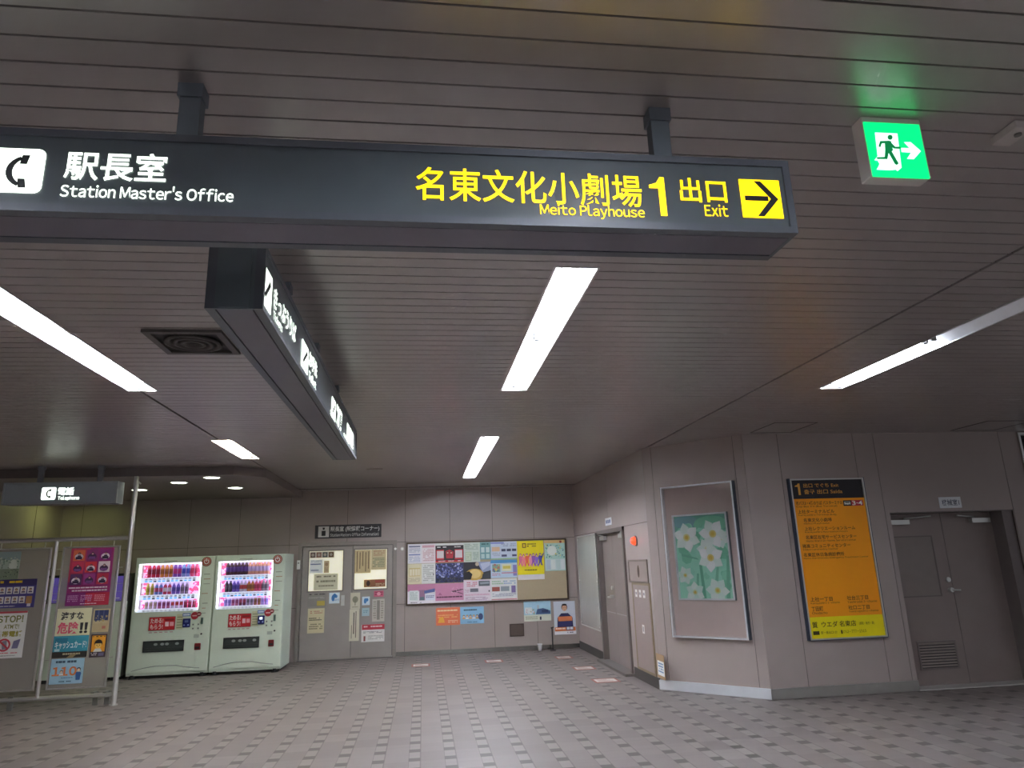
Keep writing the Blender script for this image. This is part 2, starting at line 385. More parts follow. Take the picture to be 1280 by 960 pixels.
# high window at the right edge
w = MB(); w.frame(WIN[0], WIN[1], WIN[2], WIN[3], .03, -.02, .1, ALU); w1 = struct('window_1', w, 'dark high window with an aluminium frame by the ceiling'); on(w1, FRONT, 0, 0)
g = MB(); g.box(WIN[0]+.03, WIN[1]-.03, .04, .046, WIN[2]+.03, WIN[3]-.03, glass_mat('clear_glass')); g.build('pane', w1)
g = MB(); g.box(WIN[0], WIN[1], .13, .14, WIN[2], WIN[3], DARK); g.build('backing', w1)

# world: faint glow from the rest of the station
wd = bpy.data.worlds.new('station'); SC.world = wd; wd.use_nodes = True
wd.node_tree.nodes['Background'].inputs[0].default_value = (.9, .92, 1, 1); wd.node_tree.nodes['Background'].inputs[1].default_value = .32
vs = SC.view_settings; vs.view_transform = 'Standard'; vs.look = 'None'; vs.exposure = 0; vs.gamma = 1; vs.use_curve_mapping = False
# ------------------------------------------------------------------ ceiling fittings
TUBE = M('f2f6ff', .5, 0, 215, key='lit_tube', ecol='eef3ff'); TUBEW = M('fff4e0', .5, 0, 140, key='lit_warm_tube', ecol='ffefd2'); TUBEOFF = M('d8d8d6', .3, key='dead_tube')
REFL = M('eef0f2', .4, 0, key='light_reflector')
FIX = [('long fluorescent trough at the left edge above the partition', 2, TUBE), ('short warm fluorescent trough near the dropped soffit', 1, TUBEW),
       ('two-tube fluorescent trough in the middle beside the ticket sign', 2, TUBE), ('far three-tube fluorescent trough in front of the notice board', 3, TUBE),
       ('right fluorescent trough with its near half unlit', 2, TUBE)] + [('%sfluorescent trough added out of view behind the viewer on the %s side' % ('unlit ' if s == 'right' else '', s), 2, TUBE) for s in ('left', 'middle', 'right')]  # troughs behind the viewer are unseen, added for ambient light; right one unlit
for i, ((x0, x1, y0, y1), (lab, n, tm)) in enumerate(zip(TROUGH, FIX)):
    t = empty('fluorescent_light', lab, 'ceiling light', ((x0+x1)/2, (y0+y1)/2, H), 0, 'fluorescent ceiling troughs')
    w, l, dp = (x1-x0)/2, (y1-y0)/2, .085
    b = MB()
    b.add([(-w, -l, 0), (-w*.45, -l, dp), (w*.45, -l, dp), (w, -l, 0), (-w, l, 0), (-w*.45, l, dp), (w*.45, l, dp), (w, l, 0)],
          [(0, 4, 5, 1), (1, 5, 6, 2), (2, 6, 7, 3), (0, 1, 2, 3), (4, 7, 6, 5)], REFL)
    b.build('reflector', t)
    r = MB(); r.box(-w-.012, -w, -l-.012, l+.012, -.004, .012, ALU); r.box(w, w+.012, -l-.012, l+.012, -.004, .012, ALU); r.box(-w, w, -l-.012, -l, -.004, .012, ALU); r.box(-w, w, l, l+.012, -.004, .012, ALU); r.build('rim', t)
    seg = 2*l/n
    sp_ = MB(); sp_.box(-.03, .03, -l+.02, l-.02, .07, dp-.001, REFL); sp_.build('channel', t)
    for k in range(n):
        a, c = -l+k*seg+.04, -l+(k+1)*seg-.04
        m = M('eef2ff', .5, 0, 180, key='dim_tube', ecol='eaf0ff') if i == 4 else tm
        off = (i == 4 and k == 0) or i == 7
        if not off:
            tb = MB(); tb.cyl((0, a+.015, .038), (0, c-.015, .038), .016, m, 12); tb.build('tube', t)
        for e in (a, c):
            s_ = MB(); s_.box(-.022, .022, e-.012, e+.012, .018, .07, M('8f8f8c', .5)); s_.build('socket', t)
# downlights
DL = [('downlight in the soffit left of the others', (-4.42, 11.6)), ('downlight in the soffit above the gap between partition and drinks machine', (-3.56, 10.75)), ('downlight nearest the soffit fascia', (-2.95, 10.08+.15)), ('downlight nearest the right end of the soffit', (-2.96, 11.55)), ('downlight hidden behind the telephone sign', (-5.9, 12.55))]
for lab, (x, y) in DL:
    t = empty('downlight', lab, 'ceiling light', (x, y, 2.862), 0, 'round downlights in the soffit')
    r = MB(); r.lathe([(.125, 0), (.125, -.006), (.11, -.01), (.105, -.003)], WHITE, 20); r.build('rim', t)
    d = MB(); d.zprism([(.105*math.cos(2*PI*i/20), .105*math.sin(2*PI*i/20)) for i in range(20)], -.004, -.001, M('fff6e2', .5, 0, 26, key='downlight_lens', ecol='f6ffe6') if x > -5.5 else M('f2f6c0', .5, 0, 30, key='downlight_yellow_lens', ecol='ecff9c')); d.build('lens', t)
# air diffuser
t = empty('air_diffuser', 'dark square ceiling air diffuser with a round centre left of the ticket sign', 'air vent', (-1.44, 4.39, H))
b = MB(); vm = M('5a5551', .5, .2)
for q, (z0, z1) in ((.23, (-.018, 0)),):
    b.box(-q, q, -q, -q+.04, z0, z1, vm); b.box(-q, q, q-.04, q, z0, z1, vm); b.box(-q, -q+.04, -q+.04, q-.04, z0, z1, vm); b.box(q-.04, q, -q+.04, q-.04, z0, z1, vm)
b.box(-.19, .19, -.19, .19, -.004, -.001, M('2c2927', .6)); b.build('frame', t)
for r_ in (.16, .115, .07):
    c = MB(); c.lathe([(r_, -.004), (r_+.012, -.02), (r_-.012, -.026), (r_-.03, -.006)], M('4a4542', .5, .2), 28); c.build('cone_ring', t)
# ceiling sensor
t = empty('ceiling_sensor', 'small grey box fixed to the ceiling right of the green exit sign', 'sensor', (2.058, 1.905, H))
b = MB(); b.bev(-.036, .036, -.055, .055, -.032, 0, M('b9b0aa', .5), .005); b.build('case', t)
c = MB(); c.cyl((0, -.02, -.032), (0, -.02, -.038), .012, M('6f6a66', .4), 12); c.build('lens', t)

# small plate far along the ceiling
t = empty('ceiling_plate', 'small pale rectangular plate on the far ceiling beyond the ticket sign', 'vent', (-.71, 10.43, H)); b = MB(); b.bev(-.12, .12, -.05, .05, -.012, 0, M('a39894', .5), .004); b.build('cover', t)
c = MB(); c.frame(-.1, .1, -.04, .04, .006, 0, .003, M('7d7370', .5)); o = c.build('grille', t); o.rotation_euler = (PI/2, 0, 0); o.location = (0, 0, -.0125)
for lab, (x0, x1, y0, y1) in (('ceiling access hatch above the orange directory sign', (3.88, 4.4, 7.16, 7.77)), ('ceiling access hatch above the machine room door', (6.5, 7.1, 7.15, 7.75))):
    t = empty('access_hatch', lab, 'hatch', ((x0+x1)/2, (y0+y1)/2, H)); w, l = (x1-x0)/2, (y1-y0)/2
    b = MB()
    for q in ((-w, w, -l, -l+.012), (-w, w, l-.012, l), (-w, -w+.012, -l+.012, l-.012), (w-.012, w, -l+.012, l-.012)): b.box(*q, -.004, 0, M('4b4340', .4, .3))
    b.build('frame', t)
    c = MB(); c.box(-w+.016, w-.016, -l+.016, l-.016, -.002, 0, SLAT); c.build('lid', t)

# ------------------------------------------------------------------ lit hanging signs
LW = M('f4fff4', .5, 0, 2.2, key='lit_white', ecol='f2fff0'); LY = M('ffd800', .5, 0, 1.5, key='lit_yellow', ecol='ffd400'); LBLK = M('202224', .5, key='sign_black')
def local(P, o_u, o_z):
    return lambda x, y, d=0: (P.px(x, y, d)[0]-o_u, P.px(x, y, d)[1]-o_z)
def phone(mb, x0, x1, z0, z1, y, m):
    """telephone handset drawn as a C with two ends"""
    w, h = x1-x0, z1-z0; P = []
    cx, cz = x0+w*1.05, z0+h/2
    for k in range(11):
        a = math.radians(115+k*13); P.append((cx+w*1.0*math.cos(a), cz+h*.5*math.sin(a)))
    for k in range(10, -1, -1):
        a = math.radians(115+k*13); P.append((cx+w*.70*math.cos(a), cz+h*.40*math.sin(a)))
    mb.poly(P, y, m)
    for s in (1, -1):
        a, b = cz+s*h*.22, cz+s*h*.5; mb.poly([(x0+w*.62, a), (x0+w*.95, a), (x0+w*1.05, b), (x0+w*.7, b)] if s > 0 else [(x0+w*.7, b), (x0+w*1.05, b), (x0+w*.95, a), (x0+w*.62, a)], y, m)
def rrect(x0, x1, z0, z1, r, n=5):
    P = []
    for cx, cz, a0 in ((x1-r, z1-r, 0), (x0+r, z1-r, 90), (x0+r, z0+r, 180), (x1-r, z0+r, 270)):
        for k in range(n+1):
            a = math.radians(a0+90*k/n); P.append((cx+r*math.cos(a), cz+r*math.sin(a)))
    return P
HANG = M('6a7178', .45, .1)
def sign_body(t, x0, x1, z0, z1, dep, hangers, ztop, lip=.022):
    b = MB(); b.box(x0+.012, x1-.012, .01, dep-.01, z0+.012, z1-.012, CHAR); b.build('housing', t)
    f = MB(); f.frame(x0, x1, z0, z1, lip, -.004, .03, CHAR2); f.frame(x0, x1, z0, z1, lip, dep-.03, dep+.004, CHAR2)
    f.box(x0, x0+.012, .03, dep-.03, z0, z1, CHAR); f.box(x1-.012, x1, .03, dep-.03, z0, z1, CHAR); f.build('frame', t)
    p = MB(); p.box(x0+.02, x1-.02, .003, .008, z0+.02, z1-.02, M('555c60', .3, 0)); p.build('face_panel', t)
    u = MB(); u.box(x0+.01, x1-.01, .035, dep-.035, z0+.001, z0+.012, M('6a6670', .4, .3)); u.build('underside', t)
    for hx in hangers:
        h = MB(); h.box(hx-.03, hx+.03, dep/2-.022, dep/2+.022, z1-.01, ztop, HANG); h.box(hx-.036, hx+.036, dep/2-.03, dep/2+.03, ztop-.045, ztop, HANG); h.build('hanger', t)
# big sign across the view
Z0, Z1 = 2.502, 2.752
t = empty('hanging_sign', 'long charcoal backlit sign pointing right to exit 1 and the playhouse', 'sign', (0, 1.82, 0))
sign_body(t, -2.0, 1.142, Z0, Z1, .19, (-.69, .765, -1.9), H)
def S(x, y): return SIGN.px(x, y)
ty = .0
ic = MB(); a, b = S(59, 187), S(52, 242); x1 = a[0]; ic.poly(rrect(x1-.215, x1, b[1]+.0, a[1], .02), ty, LW); ic.build('phone_tile', t, 'white lit telephone pictogram tile')
ic = MB(); p0, p1 = S(9, 193), S(33, 235); phone(ic, p0[0], p1[0]-.005, p1[1], p0[1], ty-.0006, LBLK); ic.build('handset_symbol', t, 'black telephone handset symbol')
def lett(s, tl, br, m, bold, P=SIGN, parent=t, name='lettering', o=(0, 0), lab=None, y=0.0):
    a, b = P.px(*tl), P.px(*br); mb = MB(); mb.text(s, a[0]-o[0], b[0]-o[0], b[1]-o[1], a[1]-o[1], y, m, bold); return mb.build(name, parent, lab)
def lett4(s, tl, tr, br, bl, m, bold, P=SIGN, parent=t, name='lettering', o=(0, 0), lab=None, y=0.0):
    u0, u1, z0, z1 = P.quad(tl, tr, br, bl); mb = MB(); mb.text(s, u0-o[0], u1-o[0], z0-o[1], z1-o[1], y, m, bold); return mb.build(name, parent, lab)
lett4('駅長室', (84, 188), (210, 193), (207, 229), (78, 224), LW, .015, lab='white lit Japanese lettering')
lett4("Station Master's Office", (76, 228), (292, 236), (292, 253), (75, 245), LW, .007, lab='white lit English lettering')
lett4('名東文化小劇場', (520, 208), (801, 219), (803, 258), (519, 251), LY, .009, lab='yellow lit Japanese lettering')
lett4('Meito Playhouse', (675, 254), (806, 259), (806, 276), (675, 271), LY, .006, lab='yellow lit English lettering')
m = MB(); m.poly([SIGN.px(*q) for q in ((824, 221.5), (829.5, 221.7), (834.5, 270), (826.3, 269.7), (822.8, 235.3), (811.5, 235), (811, 231), (820, 228.5))], 0, LY); m.build('exit_number', t)
lett4('出口', (849, 222), (907, 224), (909, 254), (850, 252), LY, .014, lab='yellow lit Japanese exit lettering')
lett4('Exit', (881, 255), (910, 256), (910, 271), (881, 270), LY, .006, lab='yellow lit English exit lettering')
u0, u1, z0, z1 = SIGN.quad((923, 224), (973, 225.5), (980, 273), (929, 272))
ar = MB(); ar.poly([(u0, z0), (u1, z0), (u1, z1), (u0, z1)], ty, LY); ar.build('arrow_tile', t, 'yellow lit tile')
ar = MB(); W_, H_ = u1-u0, z1-z0
def A(u, v): return (u0+u*W_, z0+v*H_)
ar.poly([A(.1, .44), A(.68, .44), A(.68, .57), A(.1, .57)], ty-.0006, LBLK); ar.poly([A(.36, .96), A(.53, .96), A(.93, .5), A(.53, .04), A(.36, .04), A(.74, .5)], ty-.0008, LBLK); ar.build('arrow', t, 'black arrow pointing right')

# ticket sign running away from the viewer; lettering on the face turned to the right
tk = empty('hanging_sign', 'charcoal backlit ticket sign running away from the viewer below the ceiling', 'sign', (-.6, 2.535, 0), PI/2)
TL_ = 6.35-2.535
sign_body(tk, 0, TL_, Z0, Z1+.01, .2, (.9, 1.9, 3.0), H)
e = MB(); e.box(-.004, .0, .045, .155, Z0+.004, Z1, CHAR); e.build('end_plate', tk)
o2 = (2.535, 0)
def T4(*a, **k): return lett4(*a, P=TICK, parent=tk, o=o2, **k)
def icon(tl, tr, br, bl, kind):
    u0, u1, z0, z1 = TICK.quad(tl, tr, br, bl); u0 -= 2.535; u1 -= 2.535
    m = MB(); m.poly(rrect(u0, u1, z0, z1, .008, 2), 0, LW); m.build('pictogram_tile', tk, 'white lit pictogram tile')
    m = MB(); w, h = u1-u0, z1-z0
    m.poly([(u0+.18*w, z0+.3*h), (u0+.3*w, z0+.2*h), (u0+.85*w, z0+.72*h), (u0+.75*w, z0+.85*h)], -.0006, LBLK)
    if kind: m.poly([(u0+.12*w, z0+.1*h), (u0+.8*w, z0+.1*h), (u0+.8*w, z0+.16*h), (u0+.12*w, z0+.16*h)], -.0006, LBLK)
    m.build('ticket_symbol', tk, 'black ticket symbol')
icon((330.3, 332), (341, 346), (338.5, 394.5), (327.6, 377), 0)
T4('きっぷうりば', (343, 361), (371, 404), (369, 428), (342.5, 386), LW, .015)
T4('Tickets', (342, 388), (353.5, 405), (353, 416), (342, 399), LW, .01)
icon((378, 424), (386, 436), (384.5, 470), (376.5, 456), 1)
T4('お手洗', (387, 439), (397, 453), (396, 472), (386.5, 459), LW, .02)
T4('Toilet', (386, 463), (395.5, 476), (395, 487), (386, 475), LW, .01)
icon((415, 495), (420, 503), (419, 528), (414.5, 521), 1)
T4('精算', (421, 505), (428, 514), (427.5, 540), (420.5, 531), LW, .02)
T4('Fare', (413, 512), (416, 516), (416, 526), (413, 521), LW, .01)
T4('駅長室', (434, 528), (442, 540), (441.5, 562), (433.5, 551), LW, .02)
T4('Office', (429.5, 540), (436, 549), (436, 557), (429.5, 548), LW, .01)

# telephone sign over the partition
te = empty('hanging_sign', 'grey backlit telephone sign hanging above the partition', 'sign', (0, 9.62, 0))
x0, x1 = TEL.px(5, 604)[0], TEL.px(148, 601)[0]
TELZ0, TELZ1 = TEL.px(75, 630)[1], TEL.px(75, 602.5)[1]
CHARS = CHAR, CHAR2
HANG = M('8d9197', .4, .2); CHAR, CHAR2 = M('9098a0', .4, .0), M('aab0b6', .35, .2)
sign_body(te, x0, x1, TELZ0, TELZ1, .2, (TEL.px(45, 603)[0], TEL.px(121, 600)[0]), H, .018)
fp = [c for c in te.children if c.name.startswith('face_panel')][0]; fp.data.materials[0] = M('a4aeb6', .35)
CHAR, CHAR2 = CHARS
u0, u1, z0, z1 = TEL.quad((52.5, 609.5), (70.5, 609), (69, 624.5), (51, 625))
m = MB(); m.poly(rrect(u0, u1, z0, z1, .02), 0, LW); m.build('phone_tile', te, 'white lit telephone pictogram tile')
m = MB(); w = u1-u0; phone(m, u0+.3*w, u0+.66*w, z0+.12*w, z1-.12*w, -.0008, LBLK); m.build('handset_symbol', te, 'black telephone handset symbol')
lett4('電話', (73, 609.5), (93, 608.5), (92, 618.5), (72, 619), LW, .025, P=TEL, parent=te)
lett4('Telephone', (72, 620.5), (99, 619.5), (99, 625.5), (72, 626), LW, .015, P=TEL, parent=te)

# green running-man exit sign
EX = Plane((0, 1.873), 0)
ex = empty('exit_sign', 'square green lit running man exit sign under the ceiling', 'exit sign', (0, 1.873, 0))
x0, x1, z0, z1 = 1.468, 1.684, 2.75, H
b = MB(); b.bev(x0, x1, .003, .06, z0, z1, M('d3cbc4', .5), .004); b.build('casing', ex)
u0, u1, zz0, zz1 = EX.quad((1080.6, 153), (1150, 155.6), (1160.6, 223), (1090, 220.6))
GR = M('00e676', .5, 0, 1.6, key='lit_green', ecol='00e070'); GW = M('e8fff4', .5, 0, 1.5, key='lit_greenwhite', ecol='d8fff0')
b = MB(); b.box(u0, u1, -.001, .003, zz0, zz1, GR); b.build('lit_panel', ex, 'green lit panel')
def cr(pts): return [EX.px(1050+x/8, 130+y/8) for x, y in pts]
m = MB(); m.poly(cr([(345, 288), (570, 298), (612, 640), (570, 675), (555, 660), (500, 665), (362, 660), (385, 620), (390, 600), (372, 568), (340, 566), (372, 525)]), -.002, GW)
m.poly(cr([(608, 442), (690, 444), (635, 384), (702, 384), (806, 474), (735, 555), (665, 552), (706, 490), (612, 484)]), -.002, GW); m.build('door_and_arrow_symbol', ex, 'white door outline and arrow')
m = MB(); DG = M('04a45c', .5, 0, .45, key='lit_darkgreen', ecol='029a55')
m.poly([EX.px(1050+(495+26*math.cos(a))/8, 130+(338+26*math.sin(a))/8) for a in [2*PI*k/16 for k in range(16)]], -.003, DG)
for k, q in enumerate(([(440, 375), (505, 375), (525, 470), (470, 500), (445, 460)], [(395, 375), (490, 372), (500, 395), (412, 400), (398, 440), (378, 430)], [(500, 385), (545, 432), (600, 432), (600, 455), (530, 452), (490, 410)],
          [(445, 450), (480, 490), (468, 558), (362, 556), (362, 538), (440, 535)], [(470, 480), (505, 470), (580, 600), (560, 618), (540, 605)])):
    m.poly(cr(q), -.003-.0002*k, DG)
m.build('running_figure', ex, 'green running figure')
# ------------------------------------------------------------------ flat printed things
def poster(name, label, cat, P, bnd, d, base, items=(), group=None, th=.003, rough=.5, parent=None, tilt=0):
    u0, u1, z0, z1 = bnd; w, h = u1-u0, z1-z0
    mb = MB(); mb.box(-w/2, w/2, -th, 0, 0, h, M(base, rough)); lay = [0]
    def X(u): return (u-.5)*w
    def Z(v): return (1-v)*h
    def Y(): lay[0] += 1; return -th-.0004*lay[0]
    for it in items:
        k = it[0]
        if k == 'r': mb.poly([(X(it[1]), Z(it[4])), (X(it[3]), Z(it[4])), (X(it[3]), Z(it[2])), (X(it[1]), Z(it[2]))], Y(), M(it[5], rough))
        elif k == 't': mb.text(it[1], X(it[2]), X(it[4]), Z(it[5]), Z(it[3]), Y(), M(it[6], rough), it[7] if len(it) > 7 else .01)
        elif k == 'c': mb.disc(X(it[1]), Z(it[2]), it[3]*w, Y(), M(it[4], rough), 14)
        elif k == 'e': mb.disc(X(it[1]), Z(it[2]), it[3]*w, Y(), M(it[5], rough), 14, it[4]*h)
        elif k == 'p': mb.poly([(X(u), Z(v)) for u, v in it[1]], Y(), M(it[2], rough))
        elif k == 'l':   # unreadable small print: rows of broken bars
            y = Y(); n = it[5]; rr = random.Random(int(it[1]*971+it[2]*3571+n)); hh = (it[4]-it[2])/n
            for j in range(n):
                x = it[1]
                while x < it[3]-.01:
                    e = min(it[3], x+rr.uniform(.04, .16)*(it[3]-it[1])+.01); v = it[2]+j*hh
                    if rr.random() < .85: mb.poly([(X(x), Z(v+hh*.55)), (X(e), Z(v+hh*.55)), (X(e), Z(v)), (X(x), Z(v))], y, M(it[6], rough))
                    x = e+.012
                if j == n-1 and n > 2: pass
        elif k == 'd':   # scattered dabs
            y = Y(); rr = random.Random(it[6])
            for j in range(it[5]):
                u, v = rr.uniform(it[1], it[3]), rr.uniform(it[2], it[4]); r_ = it[7]*rr.uniform(.5, 1.3)
                mb.disc(X(u), Z(v), r_*w, y-.00001*j, M(it[8][j % len(it[8])], rough), 7)
        elif k == 'h':   # a small head and shoulders
            _, u, v, s, hair, skin, top = it; sv = s*w/h
            y = Y(); mb.poly([(X(u-s), Z(v+sv*1.5)), (X(u+s), Z(v+sv*1.5)), (X(u+s*.75), Z(v+sv*.75)), (X(u-s*.75), Z(v+sv*.75))], y, M(top, rough))
            mb.disc(X(u), Z(v-sv*.12), s*w*.68, Y(), M(hair, rough), 14); mb.disc(X(u), Z(v+sv*.08), s*w*.52, Y(), M(skin, rough), 14)
    o = mb.build(name); tag(o, label, cat, group)
    if parent: o.parent = parent
    on(o, P, (u0+u1)/2, z0, d); return o

# notice board on the back wall
bq = BACK.quad((507, 679), (708, 672), (710, 748.5), (508, 758))
b0, b1, bz0, bz1 = bq; bw, bh = b1-b0, bz1-bz0
t = empty('notice_board', 'wide beige notice board with a dark frame covered with posters on the back wall', 'notice board'); on(t, BACK, (b0+b1)/2, bz0)
m = MB(); m.frame(-bw/2, bw/2, 0, bh, .028, -.035, 0, M('4a3d31', .4, .3)); m.build('frame', t)
m = MB(); m.box(-bw/2+.02, bw/2-.02, -.014, 0, .02, bh-.02, M('b4a386', .8, noise=.04, scale=40)); m.build('cork_panel', t)
c = [509.2, 544.3, 579.5, 613.4, 646.5, 680, 707]
def BR(x0, x1, y0l, y1l, sl=-.03):
    return BACK.quad((x0, y0l), (x1, y0l+sl*(x1-x0)), (x1, y1l+sl*(x1-x0)), (x0, y1l), .016)
GB = 'posters on the notice board'
def clipb(b): return (max(b[0], b0+.031), min(b[1], b1-.031), max(b[2], bz0+.031), min(b[3], bz1-.031))
def bp(label, bnd, base, items): bnd = clipb(bnd); return poster('poster', label, 'poster', BACK, bnd, .016, base, items, GB)
m1 = 527
bp('white notice with blue heading bars at the top left corner of the board', BR(c[0], m1, 679.3, 704.8), 'e6e4e8', [('r', .08, .1, .9, .16, '5a6080'), ('l', .1, .22, .9, .45, 4, 'a8a8b8'), ('r', .08, .52, .9, .58, '7a86b8'), ('l', .1, .64, .9, .95, 5, 'b0b4c8')])
bp('white notice with pink lines in the top row beside the blue lined one', BR(m1, c[1], 678.8, 704.2), 'ece2e4', [('r', .05, .08, .92, .2, 'd8a8b4'), ('l', .1, .28, .9, .92, 8, 'cfa8ac')])
bp('pale yellow notice with a boxed table at the left end of the second row', BR(c[0], m1, 705.3, 730.3), 'ded6b4', [('r', .1, .2, .9, .62, 'cdbb80'), ('r', .14, .26, .3, .58, 'e4dcc0'), ('r', .34, .26, .5, .58, 'e4dcc0'), ('r', .54, .26, .7, .58, 'e4dcc0'), ('r', .74, .26, .87, .58, 'e4dcc0'), ('l', .1, .7, .9, .92, 4, 'b8ae92')])
bp('white notice with grey small print in the second row beside the yellow table', BR(m1, c[1], 704.7, 729.8), 'e4e4de', [('l', .1, .08, .9, .9, 9, 'b4b4ac'), ('r', .82, .5, .88, .6, '404040')])
bp('landscape poster with a pink band and small photo collage at the bottom left', BR(c[0], c[1], 730.8, 756.6), 'e8e4e8', [('r', 0, 0, 1, .36, 'c884a4'), ('r', .06, .32, .38, .85, 'dfe6e2'), ('l', .09, .4, .35, .82, 5, 'a9b8b4'), ('r', .42, .3, .62, .84, '9c7290'), ('r', .44, .66, .6, .84, '667880'), ('p', [(.6, .34), (.98, .24), (.98, .42), (.6, .5)], '5a6aa8'), ('r', .64, .52, .97, .84, 'dfe4f0'), ('l', .66, .6, .95, .75, 2, '7878a0'), ('l', .05, .93, .5, .98, 1, '404040')])
bp('black and red event poster in the top row of the board', BR(c[1], c[2], 677.8, 703.2), '2c2224', [('r', 0, 0, 1, .12, 'dfe2dc'), ('l', .06, .18, .9, .27, 1, 'd8d4d0'), ('r', .02, .34, .3, .86, 'c83840'), ('r', .05, .4, .29, .78, 'e0d8d8'), ('r', .68, .34, .98, .86, 'c83840'), ('r', .7, .38, .95, .78, 'e0d8d8'), ('p', [(.36, .42), (.5, .34), (.64, .46), (.62, .8), (.38, .8)], 'c02c38'), ('h', .43, .5, .06, '201818', 'd8a088', 'b02030'), ('h', .56, .5, .06, '201818', 'd8a088', 'b02030'), ('r', 0, .9, 1, 1, 'c83038'), ('l', .1, .92, .9, .99, 1, 'f0d8d8')])
rr = ['8f96d0', '5a64a8', 'b4b8e0', '3e4680', '7278b8']
bp('poster of violet blossom at night in the middle row of the board', BR(c[1], c[2], 704.2, 728.8), '2c2f58', [('d', .03, .04, .97, .72, 150, 5, .028, rr), ('d', .05, .75, .95, .97, 40, 6, .03, ['1c1e30', '262838', '4a4850'])])
bp('pink poster with a dark blossom branch in the bottom row', BR(c[1], c[2], 729.6, 754.2), 'cf8cae', [('r', 0, .9, 1, 1, 'e6e0e4'), ('p', [(.55, .42), (.98, .3), (.98, .36), (.6, .48)], '5a3a4c'), ('p', [(.7, .42), (.98, .56), (.98, .6), (.68, .46)], '5a3a4c'), ('d', .55, .2, .98, .6, 20, 8, .018, ['e8b8d0', 'd8a0c0']), ('l', .04, .68, .96, .8, 1, '5a2e48'), ('p', [(.1, .6), (.16, .46), (.24, .62)], 'b06a90')])
m2 = 600
bp('pale green notice with tables in the top row left of a teal sheet', BR(c[2], m2, 677.2, 702.8), 'd0dace', [('l', .06, .08, .9, .4, 5, 'a4b4a4'), ('r', .1, .48, .48, .95, 'b8c8a8'), ('l', .14, .52, .44, .92, 4, 'e4ead8'), ('r', .54, .48, .95, .95, 'c8d4c4'), ('l', .58, .52, .9, .92, 4, '9ab0a0')])
bp('narrow teal sheet with white boxes in the top row of the board', BR(m2, c[3], 676.8, 699.5), '74a4a4', [('r', .1, .3, .42, .6, 'd0e0dc'), ('r', .55, .3, .88, .6, 'd0e0dc'), ('r', .1, .68, .42, .94, 'c0d8d4'), ('r', .55, .68, .88, .94, 'c0d8d4'), ('l', .15, .08, .8, .2, 1, '285050')])
bp('poster of a glowing yellow dome against a dark sky in the middle row', BR(c[2], c[3], 703, 724.6), '27242c', [('p', [(.5, .0), (1, -.0), (1, .5), (.7, .62)], '9aa4c4'), ('p', [(.62, .1), (.98, .0), (.98, .2), (.7, .5)], 'c4cadc'), ('e', .4, .72, .34, .34, 'd0a850'), ('e', .42, .68, .22, .26, 'e8cc80'), ('p', [(0, .62), (.2, .52), (.32, .7), (.26, 1), (0, 1)], '141216'), ('p', [(.7, .7), (1, .6), (1, 1), (.66, 1)], '2e3038'), ('c', .5, .12, .07, 'c8b8a0')])
bp('white and pink leaflet with two photographs in the bottom row', BR(c[2], c[3], 725.2, 752.6), 'e8dde4', [('l', .12, .1, .5, .34, 3, 'd07890'), ('r', .56, .06, .97, .3, '5a6068'), ('p', [(.6, .12), (.95, .1), (.95, .2), (.62, .22)], '98a0a8'), ('r', .24, .4, .54, .56, '7a7884'), ('l', .04, .44, .2, .6, 3, 'c89aac'), ('l', .05, .66, .95, .74, 2, 'd49ab4'), ('l', .06, .8, .9, .96, 3, 'c0a4b8'), ('r', .92, .5, .96, .58, '302830')])
bp('pale blue timetable with small vehicle pictures in the top row', BR(c[3], c[4], 675.8, 699.4), 'ccd6e4', [('r', 0, .02, .5, .12, '8e9ad0'), ('r', .04, .3, .34, .55, 'e0bc98'), ('l', .05, .62, .35, .85, 3, 'a8b0b8')] + [('r', .4+.2*k, .42, .56+.2*k, .56, '38405c') for k in range(3)] + [('r', .4, .74, .6, .86, '4a5070'), ('r', .8, .74, .97, .86, '4a5070'), ('r', 0, .94, 1, 1, '9cc89c')] + [('l', .4, .12, .95, .32, 2, 'a0a8c0')])
bp('bright blue edged leaflet with yellow boxes in the middle row', BR(c[3], c[4], 700.2, 722.8), 'c4d8e8', [('r', 0, 0, 1, .18, '4a96d0'), ('r', .06, .24, .36, .66, '84a890'), ('d', .08, .26, .34, .64, 14, 3, .04, ['d8c468', '50688c', 'c07868']), ('r', .42, .24, .78, .62, 'e8e8c4'), ('r', .46, .34, .74, .5, 'd8cc60'), ('r', .84, .3, .98, .9, '8a84c0'), ('l', .05, .74, .36, .9, 2, 'c88aa0'), ('r', .4, .7, .98, .76, 'd08aa0')])
bp('white leaflet with three small photographs at the bottom of the fourth column', BR(c[3], c[4], 723.6, 751.4), 'e4e6e4', [('l', .05, .1, .5, .3, 2, 'a0c4a0'), ('l', .5, .1, .95, .3, 2, '9cb4d0'), ('r', .05, .38, .34, .58, 'a8584c'), ('r', .38, .36, .7, .58, '8a98a0'), ('r', .78, .34, .94, .66, '7a68a0'), ('l', .06, .68, .95, .84, 3, 'a0a4b4'), ('r', .02, .93, .98, .98, 'd89098')])
bnd = BACK.quad((645.9, 675.8), (679.4, 674.6), (680.2, 724), (647.5, 725), .018)
pp = [('r', 0, .87, 1, 1, 'e6e2e4'), ('r', .2, .06, .34, .18, '5a3820'), ('r', .23, .08, .31, .16, 'f0d820'), ('l', .38, .07, .72, .18, 2, '6a5418'), ('l', .26, .74, .74, .79, 1, '5c4a14')]
